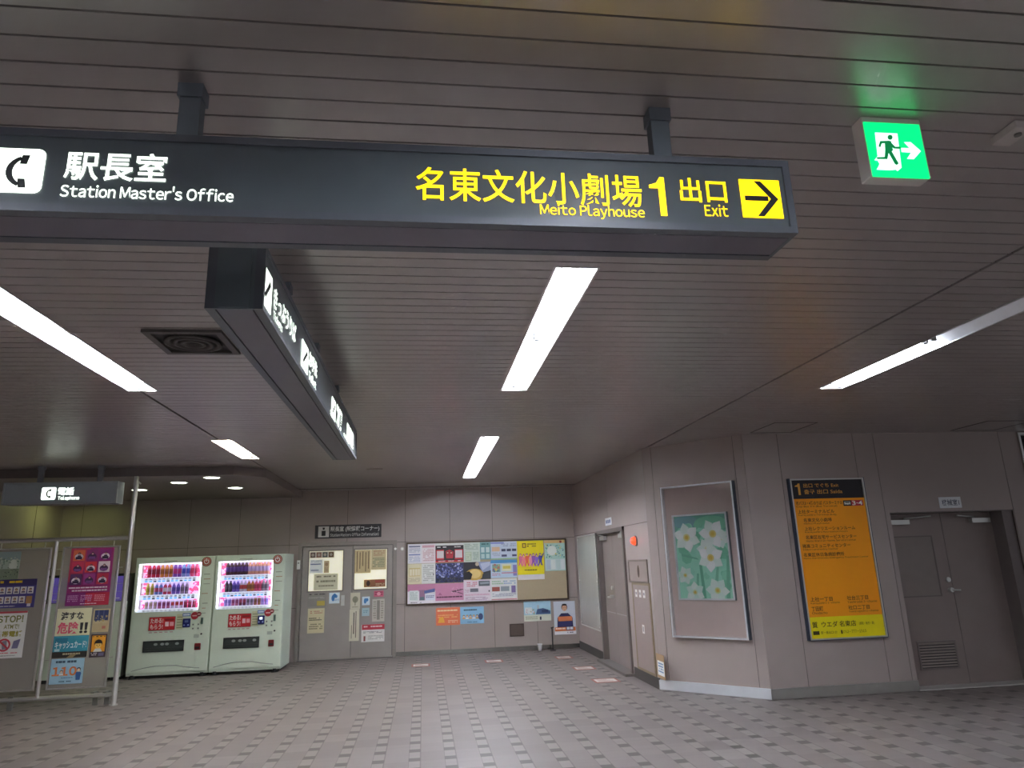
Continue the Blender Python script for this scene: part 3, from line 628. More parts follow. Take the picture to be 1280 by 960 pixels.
for k, (u, cl, hr) in enumerate(((.12, 'e07098', 'a84060'), (.24, 'f08890', '603040'), (.36, 'e86840', '703050'), (.5, 'f0a0b8', '8048a0'), (.6, '9858b8', '503078'), (.72, '8c6cd0', '40307c'), (.86, '4848a0', '2c2c70'))):
    v = .36 + .03*(k % 2)
    pp += [('p', [(u-.07, v+.04), (u+.07, v+.04), (u+.05, v+.2), (u+.08, v+.28), (u+.03, v+.28), (u, v+.2), (u-.05, v+.28), (u-.08, v+.27), (u-.05, v+.18)], cl), ('h', u, v, .06, hr, 'e8b8a0', cl), ('p', [(u+.04, v+.06), (u+.12, v-.04), (u+.14, v-.02), (u+.06, v+.12)], cl)]
poster('poster', 'tall bright yellow poster of a dancing crowd', 'poster', BACK, clipb(bnd), .018, 'f0e010', pp, GB)
bnd = BACK.quad((680.4, 675.4), (706.6, 674), (707.6, 713), (681.3, 714), .016)
poster('poster', 'pale green poster with a ring of dots at the right end of the board', 'poster', BACK, clipb(bnd), .016, 'b8dcd0', [('r', 0, 0, 1, .1, 'e0c080'), ('c', .8, .06, .06, 'a04838'), ('d', .06, .14, .94, .56, 60, 11, .03, ['4a9088', '78c0b0', '386878', 'e0d060']), ('e', .36, .34, .24, .16, 'e8f0ea'), ('r', .03, .62, .97, .97, 'd4e4e4'), ('r', .06, .64, .26, .95, 'c0d0dc'), ('r', .3, .64, .5, .95, 'e4ece8'), ('r', .54, .64, .74, .95, 'c8dcd8'), ('r', .78, .64, .96, .95, 'e0e8e8')], GB)
# posters under the board
def up(label, tl, tr, br, bl, base, items): return poster('poster', label, 'poster', BACK, BACK.quad(tl, tr, br, bl), .001, base, items, 'posters stuck on the wall under the board')
up('orange red poster with pale lettering under the notice board', (544.9, 760), (574.8, 758.9), (575.2, 781), (545.2, 782), 'e87850', [('l', .06, .12, .9, .28, 1, 'f4d8a8'), ('l', .08, .4, .9, .62, 2, 'f4b070'), ('p', [(.08, .85), (.14, .55), (.3, .5), (.36, .85)], 'f0b040'), ('l', .5, .72, .9, .9, 2, 'f4c8a0')])
up('light blue poster with small figures under the notice board', (575.2, 758.9), (604.6, 757.9), (605.2, 779), (575.4, 780), '8cc0e0', [('l', .15, .14, .7, .3, 1, '34506c')] + [('h', .15+.14*k, .55, .07, ('604830', 'a06040', '383030', 'c08848', '504038')[k], 'f0c8a0', ('e8a040', 'f0f0f0', 'f0b060', 'f0f0f0', 'e0a050')[k]) for k in range(5)] + [('e', .86, .6, .1, .2, '40507c'), ('l', .3, .88, .7, .95, 1, '4a7090')])
up('pale city skyline poster below the empty cork at the right end of the board', (654.6, 752.3), (688.2, 750.6), (688.8, 775.6), (655, 777), 'a8d0e0', [('r', 0, .68, 1, 1, 'd8dccc'), ('r', .04, .3, .3, .62, 'dce4e4'), ('r', .5, .2, .56, .6, 'b0b8c0'), ('p', [(.44, .66), (.5, .4), (.72, .36), (.98, .5), (.98, .66)], '48608c'), ('r', .66, .44, .9, .58, '30406a'), ('d', .02, .4, .4, .66, 16, 4, .03, ['d0a0a0', 'e8e8e8', '98b898']), ('l', .06, .76, .5, .94, 2, 'a0a890'), ('r', .58, .78, .64, .94, '283048')])
up('poster of a person in an orange and navy jacket at the corner', (691.6, 752.2), (718.2, 751), (720.4, 792), (693.4, 793.8), 'ccd2dc', [('p', [(.14, .78), (.16, .5), (.34, .36), (.66, .36), (.86, .5), (.88, .8)], '2c2c58'), ('p', [(.18, .46), (.84, .46), (.84, .6), (.2, .6)], 'e08050'), ('p', [(.16, .62), (.84, .62), (.8, .76), (.2, .76)], '34346a'), ('e', .5, .18, .14, .11, '2a2020'), ('e', .5, .2, .115, .1, 'd8a888'), ('p', [(.37, .16), (.4, .08), (.6, .08), (.63, .16), (.56, .13), (.44, .13)], '221a1a'), ('c', .46, .2, .012, '201818'), ('c', .545, .2, .012, '201818'), ('r', .47, .255, .54, .262, 'a05850'), ('r', .02, .78, .98, .9, 'd87840'), ('l', .06, .8, .5, .88, 1, 'f4e0d0'), ('r', .54, .76, .88, .88, '2e3050'), ('r', .57, .78, .7, .86, 'e8e8f0'), ('r', .72, .78, .86, .86, 'e8e8f0'), ('r', 0, .9, 1, 1, 'eceaec'), ('l', .5, .93, .94, .98, 1, '606070')])
# wall vent and small fittings
u0, u1, z0, z1 = BACK.quad((636.5, 780), (654.5, 779), (655.5, 795), (637.5, 796))
t = empty('wall_vent', 'dark brown louvred vent low on the back wall', 'vent'); on(t, BACK, (u0+u1)/2, z0); w, h = (u1-u0)/2, z1-z0
m = MB(); m.frame(-w, w, 0, h, .02, -.014, 0, M('4a3a32', .5)); m.build('frame', t)
m = MB(); m.box(-w+.02, w-.02, -.002, 0, .02, h-.02, DARK)
for k in range(9):
    z = .02+(h-.04)*(k+.5)/9; m.add([(-w+.02, -.003, z+.013), (w-.02, -.003, z+.013), (w-.02, -.013, z-.006), (-w+.02, -.013, z-.006)], [(0, 1, 2, 3)], M('54443a', .5))
m.build('louvre', t)
for lab, x in (('small white round button nearer the station office door', 494.3), ('small white round button nearer the notice board', 502.8)):
    u, z = BACK.px(x, 686); t = empty('wall_button', lab, 'button'); on(t, BACK, u, z)
    m = MB(); m.cyl((0, 0, 0), (0, -.012, 0), .036, M('b8b4ae', .4), 16); m.build('base', t); m = MB(); m.cyl((0, -.012, 0), (0, -.022, 0), .022, M('f2f0ea', .4), 14); m.build('knob', t)
u, z = BACK.px(373.3, 706); t = empty('door_chime', 'small white box on the wall left of the station office door', 'door chime'); on(t, BACK, u, z)
m = MB(); m.bev(-.03, .03, -.025, 0, -.08, .08, WHITE, .006); m.build('case', t); m = MB(); m.cyl((0, -.025, .03), (0, -.028, .03), .014, M('8a8a86', .4), 12); m.build('button', t)

# wall signs
def plate(name, label, P, q, base, cat='sign', th=.012):
    u0, u1, z0, z1 = P.quad(*q); t = empty(name, label, cat); on(t, P, (u0+u1)/2, z0); w, h = (u1-u0), z1-z0
    m = MB(); m.bev(-w/2, w/2, -th, 0, 0, h, M(base, .4), .003); m.build('plate', t); return t, w, h, th
def ptext(t, w, h, th, s, a, b, c_, d, mat, bold=.015, name='lettering'):
    m = MB(); m.text(s, (a-.5)*w, (c_-.5)*w, (1-d)*h, (1-b)*h, -th-.0008, mat, bold); return m.build(name, t)
t, w, h, th = plate('office_sign', 'black sign of the station office above the grey double door', BACK, ((393.5, 657.2), (476.5, 654.3), (477, 671), (394, 673.8)), '262428')
LG = M('d6d6d2', .5, key='sign_letter_white')
m = MB(); m.box(-.45*w, -.29*w, -th-.002, -th, .1*h, .9*h, LG); m.build('pictogram_tile', t)
m = MB(); m.disc(-.37*w, .73*h, .085*h, -th-.003, DARK); m.box(-.4*w, -.34*w, -th-.0035, -th-.003, .2*h, .58*h, DARK); m.prism([(-.392*w, .82*h), (-.348*w, .82*h), (-.36*w, .76*h), (-.38*w, .76*h)], -th-.004, -th-.003, DARK); m.build('attendant_symbol', t, 'black station attendant symbol')
ptext(t, w, h, th, '駅長室 (駅情報コーナー)', .23, .12, .97, .56, LG, .02); ptext(t, w, h, th, 'Station Masters Office (Information)', .23, .62, .96, .9, LG, .006)
t, w, h, th = plate('room_sign', 'white plate with dark lettering above the recessed machine room door', FRONT, ((1172.5, 621.5), (1199.5, 621), (1202.5, 635), (1174.5, 635)), 'e2e4e6', th=.008)
ptext(t, w, h, th, '機械室1', .12, .22, .9, .78, M('28304a', .5), .01)
t, w, h, th = plate('room_sign', 'small white plate over the service door in the side wall', RIGHT, ((756.8, 648.5), (764.2, 646), (764.8, 655.5), (757.3, 657.8)), 'e4e8ec', th=.008)
m = MB()
for a, b in ((.14, .32), (.42, .58), (.68, .86)): m.box((a-.5)*w, (b-.5)*w, -th-.001, -th, .28*h, .72*h, M('50649a', .5))
m.build('lettering', t)

# side wall: white panel, lamp, electrical panels, notice
u0, u1, z0, z1 = RIGHT.quad((723.6, 669.5), (745.6, 667.5), (752.6, 789), (727, 781))
t = empty('wall_panel', 'pale glossy panel on the side wall beyond the service door', 'panel'); on(t, RIGHT, (u0+u1)/2, z0); w, h = (u1-u0)/2, z1-z0
w = min(w, RU0-.03-(u0+u1)/2)
m = MB(); m.box(-w, w, -.02, 0, 0, h, M('b9b8b0', .25, 0, noise=.08, scale=3)); m.build('sheet', t)
m = MB(); m.frame(-w, w, 0, h, .02, -.026, 0, M('c8c7c0', .4, .3)); m.build('frame', t)
m = MB()
for sx in (-1, 1):
    for q in (.04, .5, .96): m.cyl((sx*(w-.06), -.02, q*h), (sx*(w-.06), -.028, q*h), .012, STEEL, 10)
m.build('screws', t)
u, z = RIGHT.px(795, 676); t = empty('indicator_lamp', 'small round lit red lamp on the side wall', 'lamp'); on(t, RIGHT, u, z)
m = MB(); m.cyl((0, 0, 0), (0, -.02, 0), .07, M('8a7468', .4, .3), 18); m.build('base', t)
m = MB(); m.lathe([(.055, 0), (.052, .025), (.035, .05), (0, .06)], M('ff4a2a', .3, 0, 2.4, key='lit_red', ecol='ff3a1c'), 16); o = m.build('lens', t, 'glowing red dome'); o.rotation_euler = (PI/2, 0, 0); o.location = (0, -.018, 0)
u0, u1, z0, z1 = RIGHT.quad((785.8, 700.5), (809, 698.5), (811.5, 727.5), (787.5, 730))
t = empty('access_hatch', 'small square access panel with a rust stain below the red lamp', 'panel'); on(t, RIGHT, (u0+u1)/2, z0); w, h = (u1-u0)/2, z1-z0
m = MB(); m.frame(-w, w, 0, h, .025, -.012, 0, M('75695f', .4, .3)); m.build('frame', t)
m = MB(); m.box(-w+.025, w-.025, -.006, 0, .025, h-.025, M('93857d', .45, .1)); m.build('cover', t)
m = MB(); m.disc(0.02, h*.5, .05, -.0066, M('55422f', .7), 14, h*.27); m.disc(.02, h*.46, .03, -.007, M('3c2e22', .7), 12, h*.2); m.build('rust_stain', t, 'brown rust stain')
u0, u1, z0, z1 = RIGHT.quad((791, 731), (812, 731), (820, 843), (800, 835))
t = empty('electrical_cabinet', 'tall flush cabinet door with three white labels beside the service door', 'cabinet'); on(t, RIGHT, (u0+u1)/2, z0); w, h = (u1-u0)/2, z1-z0
m = MB(); m.frame(-w-.04, w+.03, -.02, h+.03, .035, -.012, 0, M('8a7a5f', .5, .2)); m.box(-w-.005, -w+.02, -.004, 0, .01, h-.01, DARK); m.build('frame', t)
m = MB(); m.box(-w+.02, w-.005, -.016, 0, .015, h-.005, M('95857f', .42, .1)); d = m.build('door', t)
for k in range(3):
    m = MB(); x = -w+.12+k*.17; m.box(x, x+.09, -.018, -.016, h*.85, h*.94, M('e4e2de', .5)); m.box(x+.02, x+.07, -.0186, -.018, h*.88, h*.91, M('8a8a90', .5)); m.build('label_plate', d, 'small white label')
m = MB(); m.box(-.03, .06, -.018, -.016, h*.43, h*.53, M('e4e2de', .5)); m.box(-.01, .04, -.0186, -.018, h*.45, h*.51, M('a0a0a4', .5)); m.build('label_plate', d, 'white label at mid height')
u0, u1, z0, z1 = RIGHT.quad((820.5, 816), (830.5, 820), (831.8, 851), (822, 845))
poster('notice', 'brown card with a white printed sheet at the foot of the pillar', 'notice', RIGHT, (u0, u1, max(z0, .135), z1), .001, 'a98a64', [('r', .12, .28, .95, .88, 'e8eae8'), ('l', .2, .36, .85, .8, 4, '5a86b0')])

# display case with the flower picture on the angled face
u0, u1, z0, z1 = CHAM.quad((827, 610), (915.5, 601.5), (940.5, 799.5), (845.5, 796))
t = empty('display_case', 'tall display case with a pinkish backing on the angled pillar face', 'display case'); on(t, CHAM, (u0+u1)/2, z0); w, h = (u1-u0)/2, z1-z0
m = MB(); m.frame(-w, w, 0, h, .018, -.075, 0, M('e6e8ea', .3, .5, key='bright_alu')); m.build('frame', t)
m = MB(); m.box(w, w+.012, -.07, 0, 0, h, M('4a5560', .4, .4)); m.box(-w-.008, -w, -.07, 0, 0, h, M('4a5560', .4, .4)); m.build('side_trim', t, 'dark side trim')
m = MB(); m.box(-w+.01, w-.01, -.01, 0, .01, h-.01, M('d6c2ba', .22, .0, noise=.03, key='pink_metal_backing')); m.build('backing', t)
m = MB(); m.box(-w+.018, w-.018, -.066, -.063, .018, h-.018, glass_mat('case_glass', refl=.05)); m.build('glass', t)
CH2 = CHAM
i0, i1, iz0, iz1 = CHAM.quad((841, 645.5), (906, 641), (919, 749.5), (850.5, 748.5), .03)
fl_ = [('r', 0, 0, 1, .2, '7cbca6'), ('e', .22, .08, .24, .08, '84b4b8'), ('e', .7, .12, .32, .1, '8ad2b0'), ('r', 0, .2, 1, .36, '9adcc0'), ('d', .0, .1, 1, 1, 40, 21, .09, ['a0e2c8', '86d2b0', '94dabc', 'a8e6ce', '80cca8']),
       ('p', [(.3, 1), (.36, .7), (.4, .7), (.36, 1)], '7cc4a4'), ('p', [(.44, 1), (.42, .6), (.47, .6), (.5, 1)], '6cb898'), ('p', [(.62, 1), (.74, .62), (.78, .62), (.7, 1)], '84caaa'), ('p', [(.86, 1), (.94, .5), (.98, .5), (.93, 1)], '78c0a0'),
       ('p', [(.1, .46), (.4, .52), (.42, .54), (.1, .49)], '7cc4a4')]
def flower(u, v, s, col, cc, rot=0, n=6):
    out = []; asp = (i1-i0)/(iz1-iz0)
    for k in range(n):
        a = rot+2*PI*k/n; ca, sa = math.cos(a), math.sin(a)
        P = []
        for r, q in ((.1, .08), (.4, .34), (.7, .35), (.92, .16), (1.1, 0), (.92, -.16), (.7, -.35), (.4, -.34), (.1, -.08)):
            x, y = s*(r*ca-q*sa), s*(r*sa+q*ca); P.append((u+x, v+y*asp))
        out.append(('p', P, col if k % 2 else 'e9f4ec'))
    return out+[('c', u, v, s*.27, cc), ('c', u, v, s*.15, 'e2c55c')]
fl_ += flower(.14, .72, .15, 'dcefe4', 'd8e6bc', .2) + flower(.3, .92, .17, 'd8eee2', 'd8e6bc', .5) + flower(.72, .9, .2, 'e0f2e8', 'dce6a0', .1) + flower(.86, .3, .16, 'e2f3ea', 'e0eac0', .3) + flower(.6, .42, .18, 'e4f4ec', 'e6eec8', .1)
fl_ += flower(.24, .27, .24, 'f4faf4', 'e8e2a0', .35) + flower(.74, .24, .24, 'f6fbf6', 'ead98a', .1) + flower(.66, .52, .23, 'f8fcf8', 'ead98a', .6)
fl_ = [x if x[0] != 'p' else ('p', [(min(1, max(0, u)), min(1, max(0, v))) for u, v in x[1]], x[2]) for x in fl_]
fl_ = [x if x[0] != 'd' else ('d', .1, .14, .9, .93, *x[5:]) for x in fl_]
pic = empty('flower_picture', 'framed picture of white narcissus flowers on green inside the display case', 'picture'); on(pic, CHAM, (i0+i1)/2, iz0, .012); iw, ih = (i1-i0)/2, iz1-iz0
m = MB(); m.frame(-iw-.012, iw+.012, -.012, ih+.012, .02, -.035, 0, M('eef0f2', .3, .4, key='white_alu')); m.box(iw+.012, iw+.022, -.03, 0, -.012, ih+.012, M('707c80', .4, .3)); m.build('frame', pic)
pr_ = poster('print', None, None, CHAM, (i0, i1, iz0, iz1), .0, 'a6e4ca', fl_, th=.012, rough=.35); pr_.parent = pic; pr_.location = (0, 0, 0); pr_.rotation_euler = (0, 0, 0)

# orange directory sign
u0, u1, z0, z1 = FRONT.quad((986, 599.5), (1073, 597.5), (1109.5, 796), (1009.5, 799.5))
t = empty('directory_sign', 'tall orange exit 1 directory sign with a yellow advert at the foot', 'sign'); on(t, FRONT, (u0+u1)/2, z0); w, h = u1-u0, z1-z0
m = MB(); m.frame(-w/2, w/2, 0, h, .016, -.05, 0, M('c4c2bc', .3, .7)); m.box(w/2, w/2+.012, -.045, 0, -.005, h+.005, M('3a4454', .4, .3)); m.box(-w/2-.02, -w/2, -.045, 0, -.005, h+.005, M('3a4454', .4, .3)); m.box(-w/2, w/2, -.045, 0, -.008, 0, M('3a4454', .4, .3)); m.build('frame', t)
OR = M('f09800', .45, noise=.03, key='sign_orange'); BLK = M('1e1a1e', .45); YL = M('e8d800', .45, noise=.03, key='sign_yellow'); INK = M('3a2408', .5); OT = M('e0a040', .5)
def DZ(y): return 0  # (kept simple: rows are given as fractions of the sign height)
def row(a, b): return (1-b)*h, (1-a)*h
pw = w/2-.016
m = MB(); m.box(-pw, pw, -.03, 0, h*.11+.0, h*(1-.13), OR); m.build('orange_panel', t, 'orange panel')
m = MB(); m.box(-pw, pw, -.031, 0, h*(1-.13), h-.016, BLK); m.build('header_panel', t, 'black header panel')
m = MB(); m.box(-pw, pw, -.031, 0, .016, h*.135, YL); adv = m.build('advert_panel', t, 'yellow advert panel')
def dt(s, x0, x1, a, b, mat, bold=.012, name='lettering', y=-.0318, par=None):
    z0, z1 = row(a, b); mm = MB(); mm.text(s, -w/2+x0*w, -w/2+x1*w, z0, z1, y, mat, bold); return mm.build(name, par or t)
m = MB(); z0, z1 = row(.03, .105); X_ = lambda q: -w/2+(.065+.075*q)*w; Z_ = lambda q: z0+q*(z1-z0)
m.poly([(X_(.55), Z_(1)), (X_(.9), Z_(1)), (X_(.9), Z_(0)), (X_(.5), Z_(0)), (X_(.5), Z_(.72)), (X_(0), Z_(.72)), (X_(0), Z_(.82)), (X_(.42), Z_(.87))][::-1], -.0318, OT); m.build('exit_number', t); dt('出口 でぐち Exit', .18, .66, .03, .058, OT, .008); dt('출구 出口 Saída', .18, .70, .07, .1, OT, .008)
ROWS = [('市バス3・4番のりば バスターミナル', 'City Bus 3·4 (Bus Terminal)', .05, .68, .60), ('上社ターミナルビル', 'Kamiyashiro Terminal Bldg.', .06, .55, .58), ('名東文化小劇場', 'Meito Playhouse', .12, .50, .46), ('上社レクリエーションルーム', 'Kamiyashiro Recreation Room', .12, .80, .69), ('名東区在宅サービスセンター', 'Meito Ward In-home Service Center', .12, .80, .79), ('猪高コミュニティセンター', 'Idaka Community Center', .06, .70, .53), ('名東区休日急病診療所', 'Meito Ward Holiday Emergency Treatment Center', .06, .60, .92)]
for k, (a, b, x0, x1, x2) in enumerate(ROWS):
    v = .146+k*.0545; dt(a, x0, x1, v, v+.025, INK, .012); dt(b, x0, x2, v+.029, v+.042, INK, .0)
for a, b, x0, x1, x2, v in (('上社一丁目', 'Kamiyashiro 1-chome', .07, .36, .45, .745), ('丁田町', 'Chodacho', .07, .22, .27, .803), ('社台三丁目', 'Yashirodai 3-chome', .55, .83, .94, .745), ('社口二丁目', 'Yashiroguchi 2-chome', .55, .83, .94, .803)):
    dt(a, x0, x1, v, v+.027, INK, .012); dt(b, x0, x2, v+.031, v+.045, INK, .0)
m = MB(); z0, z1 = row(.146, .182); m.box(.19*w, .30*w, -.0316, -.03, z0, z1, BLK); m.box(.205*w, .285*w, -.0325, -.0316, z0+.25*(z1-z0), z0+.75*(z1-z0), M('e8e8e8', .5)); m.box(.215*w, .275*w, -.0332, -.0325, z0+.5*(z1-z0), z0+.68*(z1-z0), BLK)
for cx in (.222, .268): m.disc(cx*w, z0+.25*(z1-z0), .006, -.0334, BLK, 10)
m.build('bus_symbol', t, 'white bus symbol on black')
m = MB(); m.box(.30*w, .46*w, -.0316, -.03, z0, z1, M('b83048', .5)); m.build('stop_tile', t, 'red stop number tile'); dt('3·4', .81, .95, .150, .178, M('f0e8e8', .5), .02, 'stop_number', -.0325)
m2 = M('3a3008', .5)
dt('質', .05, .12, .893, .93, m2, .015, y=-.032, par=t); dt('ウエダ 名東店', .17, .62, .893, .928, m2, .012, y=-.032); dt('(買取・販売・質)', .66, .86, .905, .925, m2, .0, y=-.032); dt('駅一番出口1分', .15, .36, .95, .967, m2, .0, y=-.032); dt('052-777-1515', .44, .74, .95, .967, m2, .0, y=-.032)
m = MB(); z0, z1 = row(.948, .97); m.box(-.45*w, -.37*w, -.0318, -.03, z0, z1, m2); m.box(-.09*w, -.07*w, -.0318, -.03, z0, z1, m2); m.build('advert_symbols', t)

# notices on the station office door (leaf face at d=0)
NG = 'notices taped to the station office door'
def nt_(label, tl, tr, br, bl, base, items, d=.008): return poster('notice', label, 'notice', BACK, BACK.quad(tl, tr, br, bl), d, base, items, NG, th=.002)
nt_('strip of four small dark pictures at the top of the left door pane', (387.5, 690), (418, 689), (418, 697), (387.5, 698), 'd8d0c0', [('r', .02+.25*k, .1, .22+.25*k, .9, cc) for k, cc in enumerate(('6a5450', '8a6050', '585c58', '6a4820'))]+[('c', .12+.25*k, .5, .06, 'b8a898') for k in range(4)])
nt_('white sheet with blue lines at the left of the left door pane', (387.5, 700), (404, 699), (403, 716), (387, 717), 'e4e8e8', [('r', .05, .3, .85, .38, '6a7898'), ('r', .1, .75, .7, .82, '6a7898'), ('l', .1, .08, .9, .22, 2, 'b0b8bc')])
nt_('small tan card in the middle of the left door pane', (405, 701), (411.5, 700.8), (411.5, 716), (405, 716.2), 'c8b490', [('e', .5, .3, .3, .14, 'a88c68'), ('l', .2, .55, .8, .9, 3, 'a08a68')])
nt_('large cream notice at the bottom of the left door pane', (393, 718), (422.5, 716.5), (422, 737), (392, 738), 'd4d0b4', [('l', .1, .12, .9, .28, 1, '807c64'), ('l', .1, .4, .9, .62, 1, '8a866c'), ('l', .2, .7, .95, .85, 1, '8a866c')])
nt_('blue and white badge sticker beside the round door knob', (411.8, 741), (424.8, 740.5), (424.4, 754), (411.2, 754.6), 'dce8f0', [('e', .38, .5, .16, .3, '3a78b8'), ('e', .66, .35, .14, .16, '4a88c4'), ('e', .52, .28, .16, .2, '3a78b8'), ('l', .5, .6, .95, .8, 2, '7aa0c4')])
nt_('grey printed label with a yellow corner under the left door pane', (384.8, 741.5), (408.5, 740.5), (407.5, 757.5), (384.4, 758.5), '8f8a84', [('l', .08, .08, .92, .2, 1, '3a3634'), ('l', .05, .3, .9, .45, 2, 'b0aca4'), ('r', .5, .6, .92, .95, 'c0a84c')])
nt_('cream notice with red and black lines low on the left door leaf', (385.2, 760.8), (406, 760), (404.8, 791), (383.8, 791.8), 'd4caa4', [('l', .14, .1, .88, .24, 2, 'b88070'), ('l', .08, .38, .85, .52, 2, '4a4638'), ('l', .1, .62, .9, .88, 3, '8a8468')])
nt_('cream sheet of vertical writing at the top of the right door pane', (443.8, 688), (463.5, 687), (463.5, 716), (443.2, 716.5), 'cdb98a', [('r', .12+.18*k, .06+.04*(k % 2), .17+.18*k, .94-.12*(k % 3), '5c4c30') for k in range(5)])
nt_('tan sheet of small print at the top right of the right door pane', (464, 687), (482.6, 686.5), (482.8, 711.5), (464, 712.2), 'cfc096', [('l', .15, .06, .9, .35, 3, 'b89070'), ('l', .1, .42, .9, .9, 6, '8a9070')])
nt_('brown photo card at the bottom right of the right door pane', (455, 725), (481.6, 723.5), (481.8, 733), (455, 734.2), '8a5a38', [('r', 0, 0, .3, 1, '9c7040'), ('e', .2, .5, .09, .38, '3a2418'), ('r', .52, .12, .95, .42, '9a3c30'), ('l', .55, .55, .95, .9, 2, 'c8a888')])
nt_('tall cream notice with a plant drawing on the right door leaf', (438.5, 741), (450.5, 740.4), (449.8, 761), (437.6, 761.8), 'cfc9b4', [('e', .5, .42, .3, .2, '8c8a74'), ('r', .46, .42, .54, .78, '7a7864'), ('l', .2, .85, .8, .93, 1, '8a8670')])
nt_('tall cream notice with black vertical writing on the right door leaf', (437.6, 762), (450, 761.2), (448, 800.8), (435.6, 801.6), 'd4cfba', [('r', .4, .1, .5, .78, '4a463c'), ('r', .62, .06, .7, .9, '5c584c'), ('r', .2, .5, .26, .92, '6c6858')])
nt_('blue and white badge sticker above a pale blue one', (452.8, 746), (462.4, 745.5), (462.2, 756.2), (452.6, 756.6), 'd4e2ec', [('e', .4, .5, .18, .32, '4684c0'), ('e', .62, .38, .2, .2, '4684c0')])
nt_('pale blue sticker under the blue and white badge on the right door leaf', (452.6, 760), (462, 759.6), (461.6, 769.8), (452.2, 770.2), 'a8c4cc', [('l', .2, .3, .8, .7, 2, '7098a8')])
nt_('small pink sign at the upper right of the right door leaf', (467.5, 738.8), (479.4, 738.2), (479.6, 745.6), (467.4, 746.2), 'd0607c', [('l', .1, .15, .9, .85, 2, '90304c'), ('e', .5, .5, .2, .3, 'e8a0b0')])
nt_('pale narrow notice with grey columns under the pink sign', (465.8, 749), (480.8, 748.2), (480.4, 776.4), (464.8, 777.2), 'c2bcb0', [('r', .38, .06, .62, .92, '8a857c'), ('l', .08, .1, .32, .9, 8, '8a857c'), ('l', .7, .1, .92, .9, 8, '807b72')])
nt_('white notice with a red heading band low on the right door leaf', (452, 781.2), (480.8, 779.6), (480.4, 801.4), (451.4, 802.8), 'e4e2de', [('r', .02, 0, 1, .3, 'c03444'), ('l', .1, .08, .9, .22, 1, 'f0d0d0'), ('l', .08, .4, .9, .52, 2, '8a8a8a'), ('l', .3, .64, .95, .9, 3, 'b0b0ac'), ('r', .1, .66, .18, .95, '8a4440')])
# ------------------------------------------------------------------ drinks machines
def mq(*q): return MFRONT.quad(*q)
MX0, MX1 = MFRONT.px(163.3, 770)[0], MFRONT.px(264, 770)[0]
M2X0, M2X1 = MFRONT.px(264.8, 770)[0], MFRONT.px(353, 770)[0]
MB_, MT_ = .045, 1.835
BODY = M('cfdccb', .4, 0, noise=.03, key='machine_pale_green'); BODY2 = M('b4c2b2', .45, key='machine_shadow_green')
# local front layout from the left machine, measured from its bottom centre
mc = (MX0+MX1)/2; MW = (MX1-MX0)/2
def ml(tl, tr, br, bl):
    u0, u1, z0, z1 = mq(tl, tr, br, bl); return u0-mc, u1-mc, z0, z1
WN = ml((173.2, 705.5), (252.5, 702), (246.8, 762.8), (168.6, 766))
def mp(x, y): u, z = MFRONT.px(x, y); return u-mc, z
LED = M('f4f2ff', .5, 0, 4.5, key='machine_led', ecol='f0eeff'); LBACK = M('e8d8ff', .6, 0, .62, key='machine_lit_back', ecol='e4ccff'); PINK = M('ff6a9a', .5, 0, .55, key='machine_pink', ecol='ff5f92'); BTN = M('3c9cff', .4, 0, .9, key='button_lit', ecol='5aa8ff'); STRIP = M('dfe8ff', .5, 0, .8, key='price_strip', ecol='e2ecff')
RED = M('c8202c', .45); BLKM = M('24282a', .35); GREYM = M('8a928c', .45)
